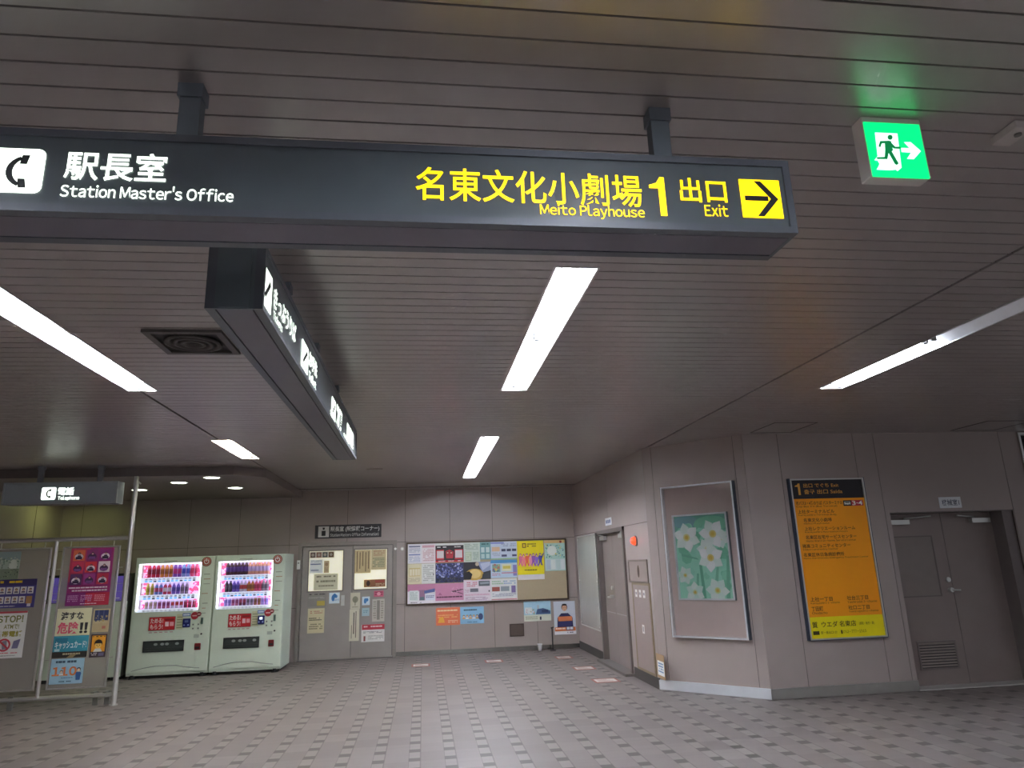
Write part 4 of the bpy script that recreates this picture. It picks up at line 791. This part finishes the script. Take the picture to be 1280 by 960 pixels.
def machine(label, cx, w, screen_lit):
    t = empty('vending_machine', label, 'vending machine', (cx, 12.19, 0)); k = w/MW
    x0, x1, z0, z1 = WN[0]*k, WN[1]*k, WN[2], WN[3]; dd = .24
    m = MB(); m.box(-w, w, dd, .78, MB_, MT_, BODY); m.box(-w, x0, .03, dd, MB_, MT_-.004, BODY); m.box(x1, w, .03, dd, MB_, MT_-.004, BODY); m.box(x0, x1, .03, dd, MB_, z0, BODY); m.box(x0, x1, .03, dd, z1, MT_-.004, BODY); m.build('cabinet', t)
    m = MB(); q = .012
    m.bev(-w+.004, x0, 0, .04, MB_+.03, MT_-.006, BODY, q); m.bev(x1, w-.004, 0, .04, MB_+.03, MT_-.006, BODY, q); m.box(x0-.01, x1+.01, .001, .04, z1, MT_-.012, BODY); m.box(x0-.01, x1+.01, .001, .04, MB_+.045, z0, BODY)
    a = (MB_+.10); pts = [(-w*.86, MB_+.03), (-w*.55, a-.03), (-w*.3, a-.01), (w*.2, a-.01), (w*.45, a-.04), (w*.8, MB_+.035)]
    for p, r in zip(pts, pts[1:]): m.cyl((p[0], .003, p[1]+.045), (r[0], .003, r[1]+.045), .006, GREYM, 6)
    door = m.build('door', t)
    m = MB()
    for sx in (-1, 1):
        m2_ = MB()
        for yy in (.06, .7):
            m2_ = MB(); m2_.cyl((sx*(w-.09), yy, 0), (sx*(w-.09), yy, MB_+.01), .04, BLKM, 12); m2_.cyl((sx*(w-.09), yy, 0), (sx*(w-.09), yy, .012), .06, BLKM, 12); m2_.build('foot', t)
    m = MB(); m.box(-w+.03, w-.03, .08, .74, .012, MB_, DARK); m.build('plinth', t)
    m = MB(); m.box(x0, x1, dd-.008, dd-.002, z0, z1, LBACK)
    rr = random.Random(int(cx*100))
    for j in range(160):      # printed blossom pattern at the edges of the lit back
        u = rr.choice((rr.uniform(x0+.01, x0+.09), rr.uniform(x1-.13, x1-.02), rr.uniform(x1-.30, x1-.02))); z = rr.uniform(z0+.03, z1-.03)
        m.disc(u, z, rr.uniform(.016, .036), dd-.009-.00005*j, PINK if j % 3 else LBACK, 8)
    m.build('lit_back', t, 'lit lilac backing with pink pattern')
    m = MB(); m.box(x0+.01, x1-.01, .045, .065, z1-.022, z1-.005, LED); m.box(x0+.003, x0+.02, .05, .08, z0+.02, z1-.03, LED); m.box(x1-.02, x1-.003, .05, .08, z0+.02, z1-.03, LED); m.build('light_strip', t)
    m = MB(); m.box(x0+.002, x1-.002, .012, .016, z0+.002, z1-.002, glass_mat('clear_glass')); m.build('window_glass', t)
    hh = z1-z0; SH = [z0+hh*.70, z0+hh*.345, z0+hh*.055]
    for z in SH:
        s_ = MB(); s_.box(x0+.02, x1-.02, .05, dd-.01, z-.012, z, M('e8e8f4', .4)); s_.box(x0+.02, x1-.02, .035, .05, z-.075, z, STRIP); sh_ = s_.build('shelf', t)
        for j in range(12):
            u = x0+.09+(x1-x0-.16)*(j+.5)/12; b = MB(); b.bev(u-.022, u+.022, .024, .035, z-.066, z-.046, BTN if (j*7+int(z*100)) % 3 else BLKM, .003); b.box(u-.02, u+.02, .033, .035, z-.038, z-.012, M('f4f6ff', .5)); b.build('selection_button', sh_)
    # badge
    u, z = mp(258.4, 702); u *= k
    m = MB(); m.cyl((u, .001, z), (u, -.005, z), .075, M('7a2e20', .4), 24); m.cyl((u, -.005, z), (u, -.007, z), .062, M('d8a890', .4), 24); m.cyl((u, -.007, z), (u, -.009, z), .054, M('9c2c20', .4), 24)
    for q in range(20):
        a0, a1 = math.radians(120+q*15), math.radians(120+(q+1)*15)
        m.poly([(u+.041*math.cos(a0), z+.041*math.sin(a0)), (u+.026*math.cos(a0), z+.026*math.sin(a0)), (u+.026*math.cos(a1), z+.026*math.sin(a1)), (u+.041*math.cos(a1), z+.041*math.sin(a1))][::-1], -.0095, WHITE)
    m.box(u-.008, u+.008, -.0105, -.009, z+.0, z+.048, WHITE); m.build('power_badge', door, 'round red badge with a white power symbol')
    # promotion panel
    a, b, c_, d_ = ml((186.8, 772.5), (219.6, 769.5), (218.5, 786.5), (185.3, 789.5)); a *= k; b *= k
    m = MB(); m.box(a, b, -.004, .001, c_, d_, RED); m.frame(a, b, c_, d_, .008, -.006, .001, M('8a4a4a', .5)); hh2 = d_-c_; ww = b-a
    m.text('ためる!', a+.06*ww, a+.54*ww, c_+.54*hh2, c_+.9*hh2, -.0065, WHITE, .02); m.text('もらう!', a+.06*ww, a+.54*ww, c_+.1*hh2, c_+.46*hh2, -.0065, WHITE, .02)
    m.box(a+.62*ww, a+.76*ww, -.0065, -.006, c_+.28*hh2, c_+.62*hh2, M('e8c8cc', .5)); m.box(a+.8*ww, a+.95*ww, -.0065, -.006, c_+.3*hh2, c_+.6*hh2, M('e8a8b0', .5)); m.box(a+.6*ww, a+.95*ww, -.0065, -.006, c_+.72*hh2, c_+.86*hh2, M('8a1820', .5)); m.build('promotion_panel', door, 'red promotion panel with white lettering')
    m = MB()
    for j in range(5): m.box(a+ww*(.02+.2*j), a+ww*(.14+.2*j), -.001, .001, c_-.035, c_-.022, M('b89090', .5))
    m.build('small_print', door)
    u, z = mp(224.5, 776); u *= k; m = MB(); m.box(u-.05, u+.05, -.001, .001, z-.13, z+.1, M('c4c8a4', .5))
    for j in range(5): m.box(u-.04, u+.04, -.0016, -.001, z-.11+j*.04, z-.095+j*.04, M('8a9478', .5))
    m.build('instruction_label', door)
    a, b, c_, d_ = ml((228.9, 773.5), (238.5, 772.6), (238, 783.5), (228.4, 784.5)); a *= k; b *= k
    m = MB(); m.bev(a, b, -.025, .002, c_, d_, M('14206a', .35), .008); m.box(a+.03, b-.03, -.026, -.025, c_+.55*(d_-c_), d_-.025, M('dfe8ff', .4, 0, 1.6, key='reader_screen') if screen_lit else M('5a6a9c', .4))
    for j in (0, 1): m.disc((a+b)/2-.03+.06*j, c_+.035, .012, -.0262, M('9aa8e0', .4), 10)
    m.build('card_reader', door, 'blue card reader')
    a, b, c_, d_ = ml((228.6, 767), (238.4, 766), (238.2, 769.8), (228.4, 770.8)); m = MB(); m.box(a*k, b*k, -.006, .001, c_, d_, M('4a78b8', .4)); m.box(a*k+.01, b*k-.01, -.0066, -.006, c_+.012, d_-.012, M('dfe8f4', .5)); m.build('display', door)
    for q, r in (((243.4, 769.6), .058), ((248.8, 767.6), .036)):
        u, z = mp(*q); m = MB(); m.cyl((u*k, .001, z), (u*k, -.003-.002*(r < .05), z), r, M('a82430' if r > .05 else '7a2a2c', .4), 20); m.box(u*k-r*.6, u*k+r*.6, -.0058, -.003, z-.008, z+.008, M('e0b8b4', .5)); m.build('round_sticker', door, 'round red sticker')
    u, z = mp(252.5, 776); u *= k; m = MB(); m.bev(u-.018, u+.018, -.008, .002, z-.05, z+.05, M('5a7468', .4, .3), .004); m.box(u-.004, u+.004, -.009, -.008, z-.02, z+.03, BLKM); m.build('coin_slot', door)
    u, z = mp(244.5, 783); u *= k; m = MB()
    for ax, az in ((-.04, .03), (.04, .03), (-.04, -.03), (.04, -.03)): m.box(u+ax-.012, u+ax+.012, -.002, .001, z+az-.012, z+az+.012, M('70786f', .5))
    m.build('bill_slot', door)
    rq = random.Random(5); u0_ = x1+.04
    for j in range(9):
        zz = z1-.20-j*.075
        if j in (3, 5): continue
        m = MB(); m.box(u0_+rq.uniform(0, .02), u0_+rq.uniform(.07, .12), -.0012, .001, zz, zz+.012, M(('8c9686', 'a88a6a', '9aa494')[j % 3], .5)); m.build('label_strip', door)
    m = MB(); m.box((x0+x1)/2-.10, (x0+x1)/2+.10, -.0012, .001, z1+.022, z1+.036, M('a4a89c', .5)); m.build('header_label', door)
    u, z = mp(247, 795); u *= k; m = MB(); m.box(u-.06, u+.02, -.002, .001, z-.025, z+.025, M('a8b4a8', .5)); m.cyl((u+.055, .001, z+.03), (u+.055, -.012, z+.03), .014, BLKM, 12); m.build('lock', door)
    a, b, c_, d_ = ml((179, 802), (230.2, 799.3), (229.8, 813.2), (178.2, 816)); a *= k; b *= k
    m = MB(); m.frame(a, b, c_, d_, .018, -.012, .002, BLKM); slot = m.build('dispensing_slot', door, 'black dispensing slot')
    m = MB(); m.box(a+.018, b-.018, -.004, .001, c_+.018, d_-.018, M('3f4644', .15)); m.box(a+.02, b-.02, -.007, -.004, c_+.05, c_+.06, BLKM)
    for q_ in (-.12, -.02, .05, .2): m.disc((a+b)/2+q_, (c_+d_)/2+.03, .03, -.0045, M('8a928e', .3), 12, .02)
    o_ = m.build('flap', door)
    a, b, c_, d_ = ml((243.4, 804), (251.3, 803.4), (250.6, 812), (242.8, 812.6)); a *= k; b *= k
    m = MB(); m.bev(a, b, -.012, .002, c_, d_, M('7a1c20', .4), .01); m.box(a+.015, b-.015, -.014, -.012, c_+.02, c_+.05, BLKM); m.build('coin_return', door, 'dark red coin return cup')
    return t, [x0*1, x1*1], SH
cx1, cx2 = mc, (M2X0+M2X1)/2; w2 = (M2X1-M2X0)/2
t1, R1, SHV = machine('left pale green drinks machine next to the poster partition', cx1, MW, False)
t2, R2, _ = machine('right pale green drinks machine next to the station office door', cx2, w2, True)
# drinks shown in the windows
_dm = {}
def drink_mesh(kind, col, lab, cap):
    k = (kind, col, lab, cap)
    if k in _dm: return _dm[k]
    m = MB(); a, b, c_ = M(col, .3), M(lab, .4), M(cap, .4)
    if kind == 'bottle':
        m.lathe([(.0, 0), (.028, 0), (.031, .01), (.031, .05)], a, 12); m.lathe([(.0315, .05), (.0315, .125)], b, 12); m.lathe([(.031, .125), (.03, .145), (.014, .185), (.013, .195)], a, 12); m.lathe([(.015, .192), (.015, .21), (0, .21)], c_, 12)
    elif kind == 'small':
        m.lathe([(.0, 0), (.027, 0), (.03, .01), (.03, .04)], a, 12); m.lathe([(.0305, .04), (.0305, .10)], b, 12); m.lathe([(.03, .10), (.028, .12), (.016, .145), (.016, .15)], a, 12); m.lathe([(.018, .148), (.018, .168), (0, .168)], c_, 12)
    else:
        m.lathe([(.0, 0), (.023, 0), (.027, .008), (.027, .04)], a, 12); m.lathe([(.0273, .04), (.0273, .09)], b, 12); m.lathe([(.027, .09), (.027, .102), (.022, .11), (0, .111)], c_, 12)
    _dm[k] = m.mesh('drink_'+kind); return _dm[k]
C = dict(crimson=('c81848', '8a1030', 'e8e0e8'), orange=('d88840', '9c5a28', 'f0e8e0'), purple=('8a4ab8', 'b82878', 'd8d0f0'), blue=('90a8e8', '3848b0', 'f0f4ff'), pink=('e85888', 'c02858', 'f4e0ec'), yellow=('d8c860', 'b8a838', 'e8d850'), azure=('7aa0e0', 'd85880', 'f0d0e0'), scarlet=('e84868', 'f0e8ec', 'f0e8ec'), violet=('8a6cd8', '5a48b0', 'd8ccf8'), grey=('a898a8', '78687c', 'd0c8d8'),
         cream=('e0d0c8', 'c8a898', 'e8e0d8'), rose=('d07898', 'a04878', 'e8c8d8'), white=('e8e0ec', 'd04848', 'f0ecf4'), maroon=('7a3048', 'a83858', 'b8a0b0'), cola=('4a2830', '5a3888', 'b84048'), peach=('e0a088', 'c0a8d8', 'f0d8cc'), black=('38303c', '585060', '786880'), lilac=('b098e0', '9078d0', 'd8d0f0'), brown=('b07048', '8a5030', 'd0b098'))
WORD = dict(crimson='crimson', orange='orange', purple='purple', blue='blue', pink='pink', yellow='yellow', azure='azure', scarlet='scarlet', violet='violet', grey='grey', cream='cream', rose='rose', white='white', maroon='maroon', cola='dark', peach='peach', black='black', lilac='lilac', brown='brown')
ROWSM = [[('bottle', 'crimson crimson crimson orange orange orange purple purple blue blue pink pink'.split()), ('small', 'yellow yellow azure azure scarlet scarlet violet violet grey grey - -'.split()), ('can', 'cream cream cream rose rose rose white white white maroon maroon maroon'.split())],
         [('bottle', 'cola cola cola cola cola cola peach peach peach peach peach peach'.split()), ('small', 'black black violet violet white white orange orange pink pink grey grey'.split()), ('can', 'lilac lilac rose rose maroon maroon grey grey brown brown lilac lilac'.split())]]
ORD = 'first second third fourth fifth sixth seventh eighth ninth tenth eleventh twelfth'.split()
for mi, (cx, R, side) in enumerate(((cx1, R1, 'left'), (cx2, R2, 'right'))):
    for ri, (kind, cols) in enumerate(ROWSM[mi]):
        z = SHV[ri]; x0, x1 = R
        for j, cn in enumerate(cols):
            if cn == '-': continue
            u = x0+.09+(x1-x0-.16)*(j+.5)/12
            o = bpy.data.objects.new('drink_can' if kind == 'can' else 'drink_bottle', drink_mesh(kind, *C[cn])); COL.objects.link(o)
            o.location = (cx+u, 12.19+.13, z+.003); o.scale = (.98, .98, 1.04)
            tag(o, '%s drink %s, %s from left on the %s shelf of the %s drinks machine' % (WORD[cn], 'can' if kind == 'can' else 'bottle', ORD[j], ('top', 'middle', 'bottom')[ri], side), 'drink', 'drinks shown in the machine windows')
# third machine, half hidden behind the partition
t = empty('vending_machine', 'lower drinks machine with a violet window half hidden behind the partition', 'vending machine', (MX0-.68, 12.2, 0))
m = MB(); m.box(-.60, .60, .03, .75, .05, 1.60, M('5f605c', .5)); m.build('cabinet', t)
m = MB(); m.box(-.6, .6, 0, .03, .05, 1.17, BODY); m.box(-.6, .6, 0, .03, 1.56, 1.60, BLKM); m.build('door', t)
m = MB(); m.box(-.58, .58, .005, .03, 1.18, 1.56, M('6a5aa0', .4, 0, .28, key='violet_window', ecol='6a58c0')); m.build('display_window', t, 'dim violet lit window')
for z in (1.20, 1.33, 1.45):
    m = MB(); m.box(-.56, .56, -.004, .005, z-.012, z, M('8a88b0', .4)); m.build('shelf', t)
m = MB(); m.frame(-.3, .25, .48, .66, .02, -.01, .0, BLKM); m.box(-.28, .23, -.004, 0, .5, .64, M('3f4644', .2)); m.build('dispensing_slot', t)
for sx in (-.5, .5):
    m = MB(); m.cyl((sx, .06, 0), (sx, .06, .05), .05, BLKM, 12); m.build('foot', t)
m = MB(); m.box(-.57, .57, .1, .7, .0, .05, DARK); m.build('plinth', t)

# ------------------------------------------------------------------ steel partition with acrylic poster panels
PX1, PXM = -3.83, PART.px(59.5, 770)[0]
PX0 = PXM-(PX1-PXM)
t = empty('partition_frame', 'polished steel pipe partition frame in front of the drinks machines', 'partition', ((PX0+PX1)/2, 9.92, 0)); ox = (PX0+PX1)/2
m = MB(); m.cyl((PX1-ox, 0, 0), (PX1-ox, 0, 2.80), .031, PIPE, 16); m.cyl((PX1-ox, 0, 0), (PX1-ox, 0, .012), .05, PIPE, 16); p_ = m.build('tall_post', t)
m = MB(); m.box(PX1-ox-.02, PX1-ox+.02, -.03, .03, 2.72, 2.85, PIPE); m.path([(PX1-ox, 0, 2.8), (PX1-ox+.05, .03, 2.75)], .012, PIPE, 8); m.build('bracket', p_)
for x, zt in ((PXM, 2.04), (PX0, 2.04)):
    m = MB(); m.cyl((x-ox, 0, .125), (x-ox, 0, zt), .022, PIPE, 14); m.build('post', t)
zt = (PART.px(160, 672)[1]+PART.px(0, 677)[1])/2
m = MB(); m.cyl((PX0-ox, 0, zt), (PX1-ox, 0, zt), .028, PIPE, 14); m.build('top_rail', t)
m = MB(); m.cyl((PX0-ox, 0, .125), (PX1-ox, 0, 0.125), .027, PIPE, 14); m.build('bottom_rail', t)
for x in (PX0+.02, PX1-.12, PX1-.26, PXM-.3):
    m = MB(); y = .0 if x < PXM else .10
    m.box(x-ox-.03, x-ox+.03, y-.012, y+.012, 0, .16, M('8f8f8a', .4, .6)); m.box(x-ox-.02, x-ox+.02, 0, y+.01, .14, .165, M('8f8f8a', .4, .6)); m.build('foot_plate', t)
ACR = glass_mat('hazy_acrylic', 'dcdcd6', haze=.42, hazecol='cfc8c0')
def panel(label, x0, x1, z0, z1):
    t = empty('acrylic_screen', label, 'panel', ((x0+x1)/2, 9.92, 0)); w = (x1-x0)/2
    m = MB(); m.frame(-w, w, z0, z1, .016, -.012, .012, ALU); m.build('frame', t)
    m = MB(); m.box(-w+.014, w-.014, -.003, .003, z0+.014, z1-.014, ACR); m.build('acrylic_sheet', t)
    for sx in (-1, 1):
        for z in (z1-.28, (z0+z1)/2+.2, z0+.35):
            m = MB(); m.cyl((sx*w, 0, z), (sx*(w+.05), 0, z), .006, STEEL, 8); m.build('clip', t)
        m = MB(); m.cyl((sx*w*.75, 0, z1), (sx*w*.75, 0, zt-.02), .006, STEEL, 8); m.build('hook', t)
    return t
q2 = PART.quad((80, 684), (153, 681.3), (130, 859.5), (57, 862))
panel('clear acrylic poster panel between the middle post and the tall post', q2[0], q2[1], q2[2], q2[3])
pw_ = q2[1]-q2[0]; r_ = PART.quad((0, 687), (63, 685), (44, 866), (0, 868))[1]
panel('clear acrylic poster panel left of the middle post', r_-pw_, r_, q2[2], q2[3])
PXL = r_-pw_
def pq(tl, tr, br, bl): return PART.quad(tl, tr, br, bl)
def pn(label, q, base, items, grp='posters on the acrylic panels'):
    q = (max(q[0], PXL+.03), q[1], q[2], q[3])
    return poster('poster', label, 'poster', PART, q, .005, base, items, grp)
it = [('p', [(0, 0), (.45, 0), (.3, .5), (0, .6)], 'c04060'), ('r', .0, .78, .45, 1, '8a2c7c'), ('r', .45, .78, 1, 1, 'c02c4c')]
cc = ['e07850', '8a3c78', '8c2c84', 'd03c60', 'd8404c', 'e8e0e8', '5c3468', 'a03c90', 'c83858']
for r in range(3):
    for q in range(3):
        u, v = .06+.31*q, .03+.21*r; k = r*3+q
        it += [('r', u, v, u+.27, v+.19, cc[k]), ('e', u+.135, v+.12, .1, .055, 'ece4ee' if k % 2 == 0 else '483058'), ('h', u+.14, v+.07, .045, '281c30', 'c8a0a0', '3c2c50'), ('r', u+.06, v+.12, u+.21, v+.165, '342848' if k % 2 == 0 else '785090')]
it += [('l', .06, .68, .95, .72, 1, 'f0e4f0'), ('l', .14, .73, .95, .77, 1, 'f0e4f0'), ('l', .06, .82, .3, .94, 4, 'c89ac8'), ('l', .36, .82, .62, .94, 4, 'c89ac8'), ('l', .68, .82, .92, .94, 4, 'e0a0b0'), ('l', .3, .96, .75, .985, 1, 'e8d0e0')]
pn('magenta poster with a grid of nine small pictures on the acrylic panel', pq((89.5, 685.5), (143, 684.5), (136, 756), (82, 757.5)), '9c2c78', it)
pn('cream and teal danger poster about cash cards on the acrylic panel', pq((71.8, 761), (115, 759.6), (109.6, 821), (65.8, 822.5)), 'e6e4c0', [('t', '渡すな', .12, .07, .78, .24, '3a3a3c', .03), ('t', '危険', .06, .28, .66, .52, 'e8607c', .03), ('t', '!!', .70, .3, .93, .52, '2a2a2c', .04), ('r', 0, .56, 1, .88, '3a98b0'), ('r', .04, .6, .4, .7, '2c7c98'), ('t', 'キャッシュカード!', .05, .67, .95, .82, 'f4f8f8', .02), ('r', .05, .82, .2, .87, 'b8d8dc'), ('r', 0, .88, 1, 1, '302c28'), ('l', .3, .91, .8, .97, 1, 'c0b490'), ('p', [(.42, 1), (.55, .93), (.7, .94), (.6, 1)], 'a08a60')])
pn('small poster of a lit night view beside the danger poster', pq((117.5, 761.5), (138.5, 760.6), (135.2, 789.4), (115, 790.4)), 'c8b890', [('r', .08, .05, .92, .5, '34406c'), ('d', .1, .3, .9, .66, 30, 9, .05, ['e0c878', '8a7c80', 'c0a860', '50587c']), ('r', .28, .06, .36, .5, '56608c'), ('r', .6, .06, .66, .48, '56608c'), ('r', .08, .62, .92, .94, 'c4b088'), ('r', .6, .74, .82, .86, 'c07868')])
pn('small orange poster of a face with black hair beside the danger poster', pq((114.6, 793), (134.8, 792), (131.6, 821), (111.4, 822)), '40303c', [('r', .08, .06, .92, .76, 'e8a028'), ('l', .12, .08, .88, .16, 1, '604018'), ('e', .5, .40, .25, .17, '241c1c'), ('e', .5, .47, .21, .15, 'f0c868'), ('p', [(.3, .4), (.34, .3), (.66, .3), (.7, .4)], '241c1c'), ('c', .42, .48, .03, '241c1c'), ('c', .58, .48, .03, '241c1c'), ('r', .44, .55, .56, .565, '8a4028'), ('p', [(.22, .76), (.34, .62), (.66, .62), (.78, .76)], 'f0f0e8'), ('l', .1, .8, .5, .94, 2, 'd8d0d8'), ('r', .56, .8, .9, .94, '6a6488')])
pn('light blue poster with a large orange 110 at the foot of the panel', pq((64.8, 824), (106, 822.2), (103, 853.8), (61.2, 855.8)), 'a4cce0', [('l', .14, .08, .78, .24, 1, '3c5870'), ('t', '110', .06, .32, .8, .68, 'f08848', .03), ('h', .34, .52, .07, '6a4838', 'f4d8b8', 'f0f0f0'), ('h', .86, .46, .09, '283050', 'f4d0b0', '3c68a8'), ('p', [(.78, .62), (.94, .62), (.92, .86), (.8, .86)], '3c68a8'), ('l', .2, .74, .7, .8, 1, '5c88a8'), ('l', .3, .88, .66, .95, 1, '34506c')])
pl0 = r_-pw_
q = pq((-38, 693), (27, 691.5), (22.5, 724), (-42, 726)); pn('pale landscape poster of trees at the top of the left acrylic panel', (q[0], q[1], q[2], q[3]+.02), 'a8b8a8', [('r', 0, 0, 1, .3, '8ca0a0'), ('d', .05, .2, .95, .5, 50, 14, .04, ['8a9c8c', 'b8c4b4', '6c8474']), ('e', .75, .5, .16, .22, 'd0d8cc'), ('r', 0, .62, 1, 1, '7c8a74'), ('d', .3, .55, .95, .95, 40, 15, .02, ['5c6c58', '98a488', '484c44'])])
it = [('r', 0, 0, 1, .22, '3a3068'), ('l', .05, .05, .95, .19, 1, 'f0c820')]
for r in range(2):
    for q_ in range(6):
        u, v = .05+.155*q_, .27+.33*r
        if r == 1 and q_ == 5: it += [('r', u, v, u+.13, v+.26, 'b08050')]; continue
        it += [('r', u, v, u+.13, v+.24, 'dcd8d8'), ('h', u+.065, v+.1, .045, '2c2424', 'c89880', '5c4c68')]
it += [('l', .05, .92, .6, .97, 1, 'c8c4d8'), ('r', .86, .86, .94, .96, 'd0ccd8')]
q = pq((-36, 725.5), (47, 723.8), (42.6, 759.6), (-40, 761.4)); pn('violet poster with rows of small faces on the left acrylic panel', q, '4a4488', it)
q = pq((-8, 765), (34.8, 763.6), (28, 822), (-14, 823.5)); pn('white STOP poster with a crossed out phone on the left acrylic panel', q, 'e8e8e4', [('r', 0, .0, 1, .04, 'c04050'), ('t', 'STOP!', .14, .09, .9, .24, '7c8040', .035), ('t', 'ATMで!', .35, .28, .8, .38, '8c8c50', .02), ('t', '携帯電話', .12, .42, .92, .55, '9c9430', .03), ('c', .42, .72, .2, 'c83848'), ('c', .42, .72, .145, 'e8e4e4'), ('p', [(.36, .64), (.5, .62), (.52, .8), (.38, .82)], '8a8a98'), ('p', [(.29, .66), (.33, .635), (.56, .78), (.52, .805)], 'c83848'), ('p', [(.7, .64), (.9, .6), (.84, .8), (.66, .8)], '7a7698'), ('l', .1, .88, .85, .92, 1, 'd88088'), ('l', .2, .94, .8, .97, 1, '9a9a9a')])

# ------------------------------------------------------------------ small things on the floor
def fz(x, y):
    r = ray(x, y); k = -CZ/r.z; p = EYE+r*k; return p.x, p.y
for lab, (x, y), w in (('floor sticker in front of the station office end of the board', (526, 831.6), .30), ('floor sticker below the middle of the notice board', (617.3, 826.4), .30), ('floor sticker nearest the back right corner', (704.7, 821.8), .28), ('floor sticker in front of the service door', (730, 835.2), .32), ('floor sticker nearest the viewer beside the electrical cabinet', (757, 850.6), .34)):
    px_, py_ = fz(x, y); t = empty('floor_sticker', 'white and red '+lab, 'floor sticker', (px_, py_, 0), 0, 'white and red stickers on the floor')
    m = MB(); m.zprism([(-w/2, -.16), (w/2, -.16), (w/2, .16), (-w/2, .16)], .0005, .002, M('a05a4c', .5)); m.build('red_border', t)
    m = MB(); m.zprism([(-w/2+.03, -.11), (w/2-.03, -.11), (w/2-.03, .11), (-w/2+.03, .11)], .002, .0026, M('d8d2cc', .5))
    for k in range(3): m.zprism([(-w/2+.06, -.07+.06*k), (w/2-.08-.03*k, -.07+.06*k), (w/2-.08-.03*k, -.045+.06*k), (-w/2+.06, -.045+.06*k)], .0026, .003, M('a8847c', .5))
    m.build('printed_sheet', t)
u, z = BACK.px(674, 812); t = empty('paper_cup', 'small white paper cup on the floor against the back wall skirting', 'cup', (u, 13.27, 0))
m = MB(); m.lathe([(0, .002), (.03, 0), (.043, .115)], M('e8e8e8', .5), 16); m.lathe([(.043, .115), (.038, .112), (.026, .01), (0, .008)], M('d8d8d8', .5), 16); m.build('cup', t)
m = MB(); m.lathe([(.043, .108), (.047, .112), (.047, .118), (.043, .118)], M('f4f4f4', .5), 16); m.build('rolled_lip', t)
x, y = fz(690.5, 812.5); t = empty('umbrella_stand', 'thin dark umbrella holder standing by the wall below the skyline poster', 'stand', (x, 13.22, 0))
m = MB(); m.cyl((0, 0, .0), (0, 0, .015), .055, M('3a3838', .5), 18); m.build('base', t); m = MB(); m.cyl((0, 0, .015), (0, 0, .40), .012, M('3e3c3c', .4, .4), 10); m.build('pole', t)
m = MB(); m.cyl((-.025, 0, .385), (.025, 0, .40), .01, M('3e3c3c', .4, .4), 8); m.build('handle', t)
